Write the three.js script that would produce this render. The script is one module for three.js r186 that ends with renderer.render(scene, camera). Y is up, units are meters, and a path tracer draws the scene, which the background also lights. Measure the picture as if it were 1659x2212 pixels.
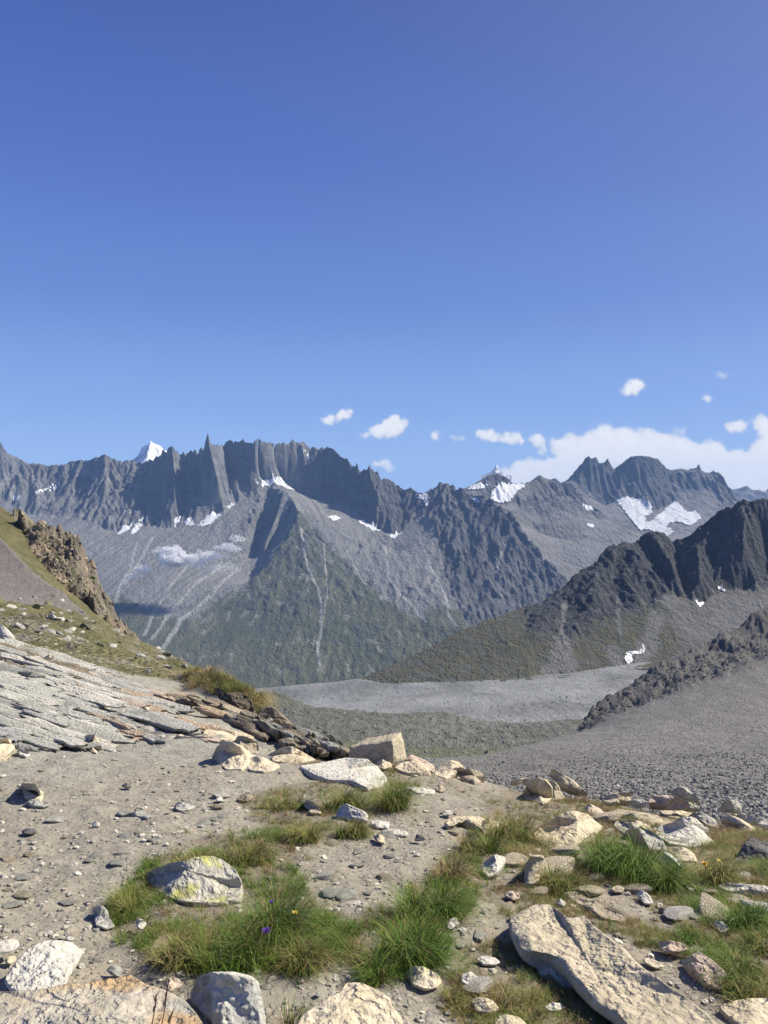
import * as THREE from 'three';
import { mergeGeometries, mergeVertices } from 'three/addons/utils/BufferGeometryUtils.js';

// ------------------------------------------------------------------ camera, sky, sun, exposure
const F = 1788.6, CX = 829.5, CY = 1106;                 // lens: focal length and centre in survey units (picture 1659 x 2212)
const scene = new THREE.Scene();
const camera = new THREE.PerspectiveCamera(2 * Math.atan(CY / F) * 180 / Math.PI, 0.75, 0.1, 60000);
camera.position.set(0, 0, 0); camera.lookAt(0, 0, -1);
const renderer = new THREE.WebGLRenderer({ antialias: true });
renderer.setSize(768, 1024);
renderer.toneMapping = THREE.LinearToneMapping;
renderer.toneMappingExposure = 1.62;
renderer.shadowMap.enabled = true;

const SUN = new THREE.Vector3(0.69, 0.68, -0.20).normalize();
const sunLight = new THREE.DirectionalLight(new THREE.Color(1.0, 0.91, 0.75), 5);
sunLight.position.copy(SUN).multiplyScalar(9000);
sunLight.castShadow = true;
Object.assign(sunLight.shadow.camera, { left: -9000, right: 9000, top: 9000, bottom: -9000, near: 10, far: 30000 });
sunLight.shadow.mapSize.set(4096, 4096);
scene.add(sunLight); scene.add(sunLight.target);

const smooth = (a, b, x) => { const t = Math.min(1, Math.max(0, (x - a) / (b - a))); return t * t * (3 - 2 * t); };
const lerp = (a, b, t) => a + (b - a) * t;
const clamp = (x, a, b) => Math.min(b, Math.max(a, x));
function rngOf(seed) { let s = seed >>> 0; return () => { s = (s + 0x6D2B79F5) >>> 0; let t = Math.imul(s ^ (s >>> 15), 1 | s); t = (t + Math.imul(t ^ (t >>> 7), 61 | t)) ^ t; return ((t ^ (t >>> 14)) >>> 0) / 4294967296; }; }
const PERM = new Uint16Array(1024), GR = []; { const r = rngOf(77), p = [...Array(512).keys()]; for (let i = 511; i > 0; i--) { const j = Math.floor(r() * (i + 1)); [p[i], p[j]] = [p[j], p[i]]; } for (let i = 0; i < 1024; i++) PERM[i] = p[i & 511]; for (let i = 0; i < 512; i++) { const a = r() * 6.2832, z = r() * 2 - 1, q = Math.sqrt(1 - z * z); GR.push([Math.cos(a), Math.sin(a), q * Math.cos(a), q * Math.sin(a), z]); } }
const fade = (t) => t * t * t * (t * (t * 6 - 15) + 10);
function noise2(x, y) {
  const xi = Math.floor(x), yi = Math.floor(y), xf = x - xi, yf = y - yi, X = xi & 511, Y = yi & 511, u = fade(xf), v = fade(yf);
  const g = (a, b, p, q) => { const e = GR[PERM[PERM[a & 511] + (b & 511)]]; return e[0] * p + e[1] * q; };
  return 1.5 * lerp(lerp(g(X, Y, xf, yf), g(X + 1, Y, xf - 1, yf), u), lerp(g(X, Y + 1, xf, yf - 1), g(X + 1, Y + 1, xf - 1, yf - 1), u), v);
}
function noise3(x, y, z) {
  const xi = Math.floor(x), yi = Math.floor(y), zi = Math.floor(z), xf = x - xi, yf = y - yi, zf = z - zi, u = fade(xf), v = fade(yf), w = fade(zf);
  const g = (a, b, c) => { const e = GR[PERM[PERM[PERM[(xi + a) & 511] + ((yi + b) & 511)] + ((zi + c) & 511)]]; return e[2] * (xf - a) + e[3] * (yf - b) + e[4] * (zf - c); };
  return 1.4 * lerp(lerp(lerp(g(0, 0, 0), g(1, 0, 0), u), lerp(g(0, 1, 0), g(1, 1, 0), u), v), lerp(lerp(g(0, 0, 1), g(1, 0, 1), u), lerp(g(0, 1, 1), g(1, 1, 1), u), v), w);
}
function fbm2(x, y, o) { let a = .5, s = 0; for (let i = 0; i < o; i++) { s += a * noise2(x, y); x = x * 2.03 + 17.1; y = y * 2.03 - 9.7; a *= .5; } return s; }
function fbm3(x, y, z, o) { let a = .5, s = 0; for (let i = 0; i < o; i++) { s += a * noise3(x, y, z); x = x * 2.03 + 7.1; y = y * 2.03 - 9.7; z = z * 2.03 + 3.3; a *= .5; } return s; }
{
  // clear mountain air: deep blue overhead, paler towards the horizon, a little brighter near the sun
  const w = 4096, h = 2048, data = new Float32Array(w * h * 4), dir = new THREE.Vector3();
  const stops = [[-1, .11, .12, .15], [-0.02, .235, .352, .565], [0.05, .222, .34, .56], [0.13, .150, .254, .505], [0.25, .083, .157, .40], [0.40, .051, .101, .315], [0.54, .033, .067, .245], [0.8, .024, .048, .18], [1, .022, .043, .16]];
  const n3 = (x, y, z, o) => fbm3(x, y, z, o);
  const CL = [[716, 906, 22, 7, .8], [738, 897, 18, 9, 1], [750, 890, 9, 5, .8], [835, 934, 36, 10, 1], [852, 918, 26, 14, 1.1], [815, 930, 20, 9, .9], [786, 937, 12, 5, .45], [938, 942, 13, 8, .5], [1052, 938, 26, 9, .9], [1085, 945, 40, 9, 1], [1115, 952, 20, 7, .9], [990, 946, 22, 5, .3], [1160, 952, 15, 12, .8], [822, 1000, 20, 7, .75], [840, 1011, 11, 8, .5], [1366, 838, 22, 12, .85], [1382, 832, 10, 7, .6], [1350, 846, 14, 6, .35], [1526, 863, 9, 7, .5], [1590, 925, 22, 10, .85], [1606, 916, 10, 7, .6], [1642, 915, 14, 14, .85], [1655, 936, 14, 18, .9], [1560, 812, 14, 6, .2], [1470, 930, 14, 8, .2],
    [1205, 972, 36, 20, 1.5], [1250, 968, 52, 24, 1.6], [1320, 956, 54, 28, 1.7], [1385, 962, 70, 24, 1.6], [1445, 974, 60, 26, 1.6], [1505, 990, 64, 30, 1.6], [1560, 1008, 60, 34, 1.6], [1615, 1018, 40, 34, 1.6], [1660, 1005, 44, 44, 1.7], [1710, 1020, 50, 46, 1.6], [1320, 985, 100, 26, 1.6], [1440, 1004, 120, 30, 1.6], [1560, 1038, 80, 30, 1.6], [1650, 1052, 80, 30, 1.5], [1240, 1000, 60, 16, .8], [1112, 1022, 36, 20, 1.4], [1150, 1018, 46, 20, 1.5], [1190, 1016, 40, 20, 1.5], [1224, 1032, 36, 18, 1.2], [1145, 1040, 56, 16, 1.3]];
  // every cloud is a heap of round puffs with torn edges, lit from the sun's side
  const pr = rngOf(404), PUFF = []; for (const c of CL) { const big = c[4] > 1.15, n = big ? Math.round(c[2] * c[3] / 42) : Math.round(4 + c[2] * c[3] / 16); for (let k = 0; k < n; k++) { const a = pr() * 6.28, e = Math.sqrt(pr()) * .92, R = c[3] * (big ? .34 + pr() * .36 : .34 + pr() * .4) + 2; PUFF.push([c[0] + Math.cos(a) * e * c[2], c[1] + Math.sin(a) * e * c[3] * (Math.sin(a) > 0 ? .8 : 1), R, Math.min(1, c[4] * (.55 + pr() * .6))]); } }
  PUFF.sort((p, q) => p[1] - q[1]);
  const cloudAt = (vx, vy) => { if (vx < 660 || vx > 1800 || vy < 780 || vy > 1110) return null; const wx = n3(vx / 15, vy / 13, 4.4, 4) * 7 + n3(vx / 6, vy / 5, 1.4, 4) * 5.5, wy = n3(vx / 15, vy / 13, 8.4, 4) * 6 + n3(vx / 6, vy / 5, 5.4, 4) * 4.5, x = vx + wx, y = vy + wy; const tear = clamp(.86 + .75 * n3(vx / 7, vy / 5, 3.3, 4) + .4 * n3(vx / 26, vy / 14, 6.3, 3), .25, 1); let T = 1, sh = 0, sw = 0; for (const p of PUFF) { const dx = (x - p[0]) / p[2], dy = (y - p[1]) / p[2]; if (dx > 1.3 || dx < -1.3 || dy > 1.3 || dy < -1.3) continue; const q = dx * dx + dy * dy; if (q > 1.6) continue; const a = p[3] * smooth(1.5, .2, q) * tear; T *= 1 - a * .92; sh = lerp(sh, clamp(.5 - dy * .38 + dx * .22, 0, 1), a); sw = 1; } return sw && T < .985 ? [1 - T, sh] : null; };
  for (let j = 0; j < h; j++) for (let i = 0; i < w; i++) {
    const phi = (i + .5) / w * 2 * Math.PI, el = ((j + .5) / h - .5) * Math.PI;       // first row at v = 0: straight down; u = atan2(z, x) / 2pi + 0.5
    dir.set(-Math.cos(el) * Math.cos(phi), Math.sin(el), -Math.cos(el) * Math.sin(phi));
    const y = dir.y; let k = 0; while (k < stops.length - 2 && y > stops[k + 1][0]) k++;
    const a = stops[k], b = stops[k + 1], t = smooth(a[0], b[0], y) * .3 + clamp((y - a[0]) / (b[0] - a[0]), 0, 1) * .7;
    const c = Math.max(0, dir.dot(SUN)), g = Math.pow(c, 3.2) * .12 + Math.pow(c, 24) * .2, o = (j * w + i) * 4;
    let R = lerp(a[1], b[1], t) + g, G = lerp(a[2], b[2], t) + g * .98, B = lerp(a[3], b[3], t) + g * .95;
    if (dir.z < -.3 && y > -.01 && y < .2) { const vx = CX + F * dir.x / -dir.z, vy = CY - F * dir.y / -dir.z, mm = cloudAt(vx, vy); if (mm) { const m = mm[0], s = .50 + .13 * mm[1]; R = lerp(R, s, m * .98); G = lerp(G, s * 1.01, m * .98); B = lerp(B, s * 1.035, m * .98); } }
    data[o] = R; data[o + 1] = G; data[o + 2] = B; data[o + 3] = 1;
  }
  const sky = new THREE.DataTexture(data, w, h, THREE.RGBAFormat, THREE.FloatType);
  sky.mapping = THREE.EquirectangularReflectionMapping; sky.magFilter = sky.minFilter = THREE.LinearFilter; sky.wrapS = THREE.RepeatWrapping; sky.needsUpdate = true;
  scene.background = sky; scene.environment = sky;
}
scene.fog = new THREE.FogExp2(new THREE.Color(.34, .57, 1.0), 3.1e-5);

// ------------------------------------------------------------------ tools
function ridged2(x, y, o) { let a = .5, s = 0, w = 1; for (let i = 0; i < o; i++) { let n = 1 - Math.abs(noise2(x, y)); n *= n * w; w = clamp(n * 1.6, 0, 1); s += n * a; x = x * 2.07 + 5.2; y = y * 2.07 + 1.3; a *= .5; } return s; }
const hash2 = (i, j) => { let h = Math.imul(i, 374761393) + Math.imul(j, 668265263); h = Math.imul(h ^ (h >>> 13), 1274126177); return ((h ^ (h >>> 16)) >>> 0) / 4294967296; };
// gullies that run down the slope: stripes across the contour, cell by cell, octave by octave
function gullies(x, z, sx, sz, freq, oct, branch = .9) {
  let h = 0, a = .5, f = freq, gx = 0, gz = 0;
  const sl = Math.hypot(sx, sz) + 1e-6, m = Math.min(1.15, sl * 1.6) / sl;
  for (let o = 0; o < oct; o++) {
    let dx = -(sz * m) - gz * branch, dz = (sx * m) + gx * branch;
    const px = x * f + o * 31.7, pz = z * f - o * 17.3, ix = Math.floor(px), iz = Math.floor(pz);
    let v = 0, vx = 0, vz = 0, wt = 0;
    for (let i = -1; i <= 2; i++) for (let j = -1; j <= 2; j++) {
      const cx = ix + i, cz = iz + j, qx = px - cx - hash2(cx, cz) * .8 + .4 - .5, qz = pz - cz - hash2(cx + 911, cz - 77) * .8 + .4 - .5, w = Math.exp(-(qx * qx + qz * qz) * 2), p = 6.2832 * (qx * dx + qz * dz), s = Math.sin(p);
      v += Math.cos(p) * w; vx -= s * dx * w; vz -= s * dz * w; wt += w;
    }
    h += a * v / wt; gx += a * vx / wt; gz += a * vz / wt; a *= .52; f *= 2.05;
  }
  return h;
}
const V3 = (x, y, z) => new THREE.Vector3(x, y, z);
const W = (vx, vy, d) => V3((vx - CX) / F * d, (CY - vy) / F * d, -d);       // a survey bearing and a distance -> a place
const used = new Map();
function numbered(n) { const k = used.get(n) ?? 0; used.set(n, k + 1); return k ? n + '_' + String(k).padStart(3, '0') : n; }
function tag(o, label, category, group, kind) { o.userData = { label, category }; if (group) o.userData.group = group; if (kind) o.userData.kind = kind; o.traverse((c) => { if (c.isMesh) c.castShadow = c.receiveShadow = true; }); return o; }
function put(name, geo, mat, label, category, group, kind) { const m = new THREE.Mesh(geo, mat); m.name = numbered(name); scene.add(m); return tag(m, label, category, group, kind); }
function noiseTexture(n, fn) { const d = new Uint8Array(n * n * 4); for (let j = 0; j < n; j++) for (let i = 0; i < n; i++) { const c = fn(i / n, j / n), o = (j * n + i) * 4; d[o] = clamp(c[0], 0, 1) * 255; d[o + 1] = clamp(c[1], 0, 1) * 255; d[o + 2] = clamp(c[2], 0, 1) * 255; d[o + 3] = 255; } const t = new THREE.DataTexture(d, n, n); t.wrapS = t.wrapT = THREE.RepeatWrapping; t.magFilter = THREE.LinearFilter; t.minFilter = THREE.LinearMipmapLinearFilter; t.needsUpdate = true; return t; }
// periodic fbm on the unit square (blend of four shifts)
function tiled(fn) { return (u, v) => { const a = fn(u, v), b = fn(u - 1, v), c = fn(u, v - 1), d = fn(u - 1, v - 1), s = smooth(.0, 1, u), t = smooth(.0, 1, v); return lerp(lerp(a, b, s), lerp(c, d, s), t); }; }

// ------------------------------------------------------------------ terrain: a height field spread between surveyed ridge, gully and foot lines
class Terrain {
  constructor(o) { Object.assign(this, o); this.lr = Math.log(this.d1 / this.d0); }
  dOf(s) { return this.log ? this.d0 * Math.exp(this.lr * s) : this.d0 + (this.d1 - this.d0) * s; }
  sOf(d) { return this.log ? Math.log(d / this.d0) / this.lr : (d - this.d0) / (this.d1 - this.d0); }
  solve(lines) {
    const sizes = []; let a = this.nu, b = this.nd;
    while (a > 14 && b > 14) { sizes.unshift([a, b]); a = Math.ceil(a / 2); b = Math.ceil(b / 2); }
    let H = null, pn, pm;
    for (const [nu, nd] of sizes) {
      const N = nu * nd, h = new Float32Array(N), fix = new Float32Array(N), cnt = new Float32Array(N);
      for (const L of lines) for (let k = 0; k < L.length; k++) {
        const A = L[k], B = L[Math.min(k + 1, L.length - 1)];
        const i0 = (A[0] - this.u0) / (this.u1 - this.u0) * (nu - 1), i1 = (B[0] - this.u0) / (this.u1 - this.u0) * (nu - 1), j0 = this.sOf(A[2]) * (nd - 1), j1 = this.sOf(B[2]) * (nd - 1);
        const n = Math.max(1, Math.ceil(Math.hypot(i1 - i0, j1 - j0) * 1.5));
        for (let q = 0; q <= n; q++) {
          const t = q / n, i = Math.round(lerp(i0, i1, t)), j = Math.round(lerp(j0, j1, t));
          if (i < 0 || j < 0 || i >= nu || j >= nd) continue;
          const d = lerp(A[2], B[2], t), y = (CY - lerp(A[1], B[1], t)) / F * d; fix[j * nu + i] += y; cnt[j * nu + i]++;
        }
      }
      let mean = 0, mc = 0; for (let i = 0; i < N; i++) if (cnt[i]) { fix[i] /= cnt[i]; mean += fix[i]; mc++; }
      if (H) for (let j = 0; j < nd; j++) for (let i = 0; i < nu; i++) { const x = i / (nu - 1) * (pn - 1), y = j / (nd - 1) * (pm - 1), xi = Math.min(pn - 2, x | 0), yi = Math.min(pm - 2, y | 0), fx = x - xi, fy = y - yi, o = yi * pn + xi; h[j * nu + i] = lerp(lerp(H[o], H[o + 1], fx), lerp(H[o + pn], H[o + pn + 1], fx), fy); }
      else h.fill(mean / mc);
      for (let i = 0; i < N; i++) if (cnt[i]) h[i] = fix[i];
      const its = nu < 40 ? 400 : nu < 120 ? 160 : 90, om = 1.75;
      const wx = new Float32Array(nd), wa = new Float32Array(nd), wb = new Float32Array(nd);
      for (let j = 0; j < nd; j++) { const d = this.dOf(j / (nd - 1)), dx = (this.u1 - this.u0) / (nu - 1) / F * d, p = this.dOf((j + 1) / (nd - 1)) - d, m = d - this.dOf((j - 1) / (nd - 1)); wx[j] = 1 / (dx * dx); wa[j] = 2 / (p * (p + m)); wb[j] = 2 / (m * (p + m)); }
      for (let it = 0; it < its; it++) for (let j = 0; j < nd; j++) {
        const a0 = wx[j], up = j < nd - 1 ? nu : 0, dn = j > 0 ? -nu : 0, pa = wa[j], pb = wb[j], inv = 1 / (2 * a0 + pa + pb);
        for (let i = 0, o = j * nu; i < nu; i++, o++) { if (cnt[o]) continue; const l = i ? -1 : 0, r = i < nu - 1 ? 1 : 0; h[o] += om * ((a0 * (h[o + l] + h[o + r]) + pa * h[o + up] + pb * h[o + dn]) * inv - h[o]); }
      }
      H = h; pn = nu; pm = nd;
    }
    this.H = H; return this;
  }
  place(i, j) { const d = this.dOf(j / (this.nd - 1)), u = this.u0 + (this.u1 - this.u0) * i / (this.nu - 1); return [(u - CX) / F * d, d, u]; }
  slope(i, j) { const n = this.nu, H = this.H, i0 = Math.max(0, i - 1), i1 = Math.min(n - 1, i + 1), j0 = Math.max(0, j - 1), j1 = Math.min(this.nd - 1, j + 1), d = this.dOf(j / (this.nd - 1)), du = (this.u1 - this.u0) / (n - 1) / F * d;
    const gd = (H[j1 * n + i] - H[j0 * n + i]) / (this.dOf(j1 / (this.nd - 1)) - this.dOf(j0 / (this.nd - 1))), gu = (H[j * n + i1] - H[j * n + i0]) / ((i1 - i0) * du); return [gu, -(gd - gu * this.place(i, j)[0] / d)]; }   // dH/dx, dH/dz
  // a wide slope, for aiming gullies
  blurSlopes(r) { const n = this.nu, m = this.nd, B = Float32Array.from(this.H), T = new Float32Array(n * m);
    for (let p = 0; p < 2; p++) { for (let j = 0; j < m; j++) { let s = 0; for (let i = -r; i <= r; i++) s += B[j * n + clamp(i, 0, n - 1)]; for (let i = 0; i < n; i++) { T[j * n + i] = s / (2 * r + 1); s += B[j * n + Math.min(n - 1, i + r + 1)] - B[j * n + Math.max(0, i - r)]; } }
      for (let i = 0; i < n; i++) { let s = 0; for (let j = -r; j <= r; j++) s += T[clamp(j, 0, m - 1) * n + i]; for (let j = 0; j < m; j++) { B[j * n + i] = s / (2 * r + 1); s += T[Math.min(m - 1, j + r + 1) * n + i] - T[Math.max(0, j - r) * n + i]; } } }
    const keep = this.H; this.H = B; const S = new Float32Array(n * m * 2); for (let j = 0; j < m; j++) for (let i = 0; i < n; i++) { const s = this.slope(i, j); S[(j * n + i) * 2] = s[0]; S[(j * n + i) * 2 + 1] = s[1]; } this.H = keep; return S; }
  detail(fn, r = 3) { const S = this.blurSlopes(r), n = this.nu, out = new Float32Array(this.H.length); for (let j = 0; j < this.nd; j++) for (let i = 0; i < n; i++) { const o = j * n + i, [x, d, u] = this.place(i, j); out[o] = this.H[o] + fn(x, -d, this.H[o], S[o * 2], S[o * 2 + 1], u, d); } this.H = out; return this; }
  sample(u, d) { const n = this.nu, x = clamp((u - this.u0) / (this.u1 - this.u0), 0, 1) * (n - 1), y = clamp(this.sOf(d), 0, 1) * (this.nd - 1), xi = Math.min(n - 2, x | 0), yi = Math.min(this.nd - 2, y | 0), fx = x - xi, fy = y - yi, o = yi * n + xi, H = this.H; return lerp(lerp(H[o], H[o + 1], fx), lerp(H[o + n], H[o + n + 1], fx), fy); }
  yAt(x, z) { return this.sample(CX + x / -z * F, -z); }
  pick(vx, vy) { const k = (CY - vy) / F; let pd = this.d0, pe = k * pd - this.sample(vx, pd); const n = this.nd * 2; for (let j = 1; j <= n; j++) { const d = this.dOf(j / n), e = k * d - this.sample(vx, d); if (e <= 0) { if (pe <= 0) return { d: pd, hit: true, p: W(vx, vy, pd) }; const t = pe / (pe - e), q = lerp(pd, d, t); return { d: q, hit: true, p: W(vx, vy, q) }; } pd = d; pe = e; } return { d: this.d1, hit: false, p: W(vx, vy, this.d1) }; }
  geometry(colorFn, uvScale, zk = 1, yk = 0) {
    const n = this.nu, m = this.nd, P = new Float32Array(n * m * 3), I = new Uint32Array((n - 1) * (m - 1) * 6);
    for (let j = 0; j < m; j++) for (let i = 0; i < n; i++) { const [x, d] = this.place(i, j), o = (j * n + i) * 3; P[o] = x; P[o + 1] = this.H[j * n + i]; P[o + 2] = -d; }
    let k = 0; for (let j = 0; j < m - 1; j++) for (let i = 0; i < n - 1; i++) { const a = j * n + i; I[k++] = a; I[k++] = a + 1; I[k++] = a + n; I[k++] = a + 1; I[k++] = a + n + 1; I[k++] = a + n; }
    const g = new THREE.BufferGeometry(); g.setAttribute('position', new THREE.BufferAttribute(P, 3)); g.setIndex(new THREE.BufferAttribute(I, 1)); g.computeVertexNormals();
    const N = g.attributes.normal.array, C = new Float32Array(n * m * 3);
    for (let j = 0; j < m; j++) for (let i = 0; i < n; i++) { const v = j * n + i, o = v * 3, c = colorFn(P[o], P[o + 2], P[o + 1], N[o + 1], this.u0 + (this.u1 - this.u0) * i / (n - 1), -P[o + 2], N[o], N[o + 2]); C[o] = c[0]; C[o + 1] = c[1]; C[o + 2] = c[2]; }
    g.setAttribute('color', new THREE.BufferAttribute(C, 3));
    if (uvScale) { const U = new Float32Array(n * m * 2); for (let v = 0; v < n * m; v++) { U[v * 2] = P[v * 3] / uvScale; U[v * 2 + 1] = (P[v * 3 + 2] * zk - P[v * 3 + 1] * yk) / uvScale; } g.setAttribute('uv', new THREE.BufferAttribute(U, 2)); }
    return g;
  }
}
const mix3 = (a, b, t) => [lerp(a[0], b[0], t), lerp(a[1], b[1], t), lerp(a[2], b[2], t)];
const mul3 = (a, k) => [a[0] * k, a[1] * k, a[2] * k];
const ground = (o = {}) => new THREE.MeshStandardMaterial({ vertexColors: true, roughness: .95, side: THREE.DoubleSide, ...o });
function inPoly(x, y, P) { let c = false; for (let i = 0, j = P.length - 1; i < P.length; j = i++) if ((P[i][1] > y) !== (P[j][1] > y) && x < (P[j][0] - P[i][0]) * (y - P[i][1]) / (P[j][1] - P[i][1]) + P[i][0]) c = !c; return c; }
function segDist(x, y, L) { let b = 1e9; for (let i = 0; i < L.length - 1; i++) { const ax = L[i][0], ay = L[i][1], dx = L[i + 1][0] - ax, dy = L[i + 1][1] - ay, t = clamp(((x - ax) * dx + (y - ay) * dy) / (dx * dx + dy * dy + 1e-9), 0, 1), q = Math.hypot(x - ax - dx * t, y - ay - dy * t); if (q < b) b = q; } return b; }

const crag = (() => { const n = 1024, f = tiled((u, v) => { const w = fbm2(u * 6, v * 6, 4) * .35; return ridged2((u + w) * 9, (v + w * .6) * 5 + 3, 6); }), g = tiled((u, v) => fbm2(u * 22 + 4, v * 14, 6)); const H = new Float32Array(n * n); for (let j = 0; j < n; j++) for (let i = 0; i < n; i++) H[j * n + i] = clamp(f(i / n, j / n) * .75 + g(i / n, j / n) * .35, 0, 1);
  const at = (u, v) => H[(Math.floor(v * n) % n) * n + Math.floor(u * n) % n]; return { col: noiseTexture(n, (u, v) => { const h = at(u, v), c = .66 + h * .5; return [c, c, c]; }), bump: noiseTexture(n, (u, v) => { const h = at(u, v); return [h, h, h]; }) }; })();
const rubble = (() => { const n = 1024, r = rngOf(12), H = new Float32Array(n * n).fill(.1), C = new Float32Array(n * n).fill(.74); for (let k = 0; k < 16000; k++) { const s = Math.pow(r(), 4) * 15 + 2, cx = r() * n, cy = r() * n, t = .65 + r() * .62, e = .6 + r() * .4, a = r() * 3.14, ca = Math.cos(a), sa = Math.sin(a); for (let y = -s; y <= s; y++) for (let x = -s; x <= s; x++) { const w = ((x * ca + y * sa) / s) ** 2 + ((y * ca - x * sa) / s / e) ** 2; if (w < 1) { const o = ((Math.floor(cy + y) + n) % n) * n + (Math.floor(cx + x) + n) % n, h = .15 + s * .035 * Math.sqrt(1 - w) + r() * .03; if (h > H[o] * .8) { H[o] = h; C[o] = t; } } } }
  const at = (A, u, v) => A[Math.floor(v * n) * n + Math.floor(u * n)]; return { col: noiseTexture(n, (u, v) => { const c = at(C, u, v); return [c, c * .995, c * .985]; }), bump: noiseTexture(n, (u, v) => { const c = at(H, u, v); return [c, c, c]; }) }; })();
// ------------------------------------------------------------------ far massif (left and centre)
const skyA = [[-160, 960, 7300], [-60, 948, 7300], [-10, 952, 7250], [0, 956, 7250], [12, 968, 7250], [18, 985, 7250], [44, 990.6, 7280], [66, 1002.7, 7300], [98, 1007.8, 7320], [146, 1004, 7320], [171, 996.8, 7300], [204, 990.6, 7260], [226, 985, 7200], [255, 990.6, 7230], [292, 999, 7260], [317, 998, 7200], [339, 988.8, 7120], [357, 978, 7050], [371, 967, 7000], [381, 976, 7020], [390, 981.5, 7080], [405, 979.7, 7060], [413, 974, 7040], [421, 970, 7030], [427, 975, 7030], [434, 969.6, 6980], [439, 970.6, 6940], [444, 960, 6910], [449, 944, 6900], [454, 953, 6900], [463, 967, 6920], [468, 970, 7000], [481, 958, 7330], [490, 956, 7320], [503, 954, 7290], [521, 956, 7240], [536, 951, 7190], [550.5, 948.7, 7150], [569, 954, 7210], [584, 955, 7260], [605, 959, 7330], [628, 957, 7400], [639, 954, 7430], [657, 959, 7500], [672, 967, 7560], [682, 974, 7600], [694, 970, 7480], [708, 967.7, 7360], [715, 971, 7320], [721, 970.6, 7290], [730, 981.5, 7240], [752, 994, 7130], [770, 1010.7, 7040], [779, 1020, 7000], [795.5, 1011, 6930], [806, 1016, 6960], [817, 1025, 6990], [832, 1032, 7020], [846.5, 1040, 7050], [857.5, 1054, 7080], [870, 1058, 7060], [877, 1055, 7040], [885, 1051, 7020], [892, 1060, 7050], [899, 1066, 7080], [912, 1067, 7120], [925, 1065, 7060], [938, 1052.6, 6980], [945, 1048, 6940], [952, 1043.5, 6910], [958, 1045, 6900], [965, 1040, 6890], [978, 1047, 6870], [990, 1058, 6820], [1020, 1066, 6700], [1060, 1084, 6500], [1110, 1118, 6300], [1150, 1173, 6050], [1180, 1212, 5880], [1215, 1243, 5700], [1260, 1290, 5450], [1330, 1330, 5250]];
const back = skyA.filter((p, i) => i % 4 === 0).map(([x, y, d]) => [x, y + (x > 985 ? 190 : 150), d + (x > 985 ? 420 : 520)]);
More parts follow.
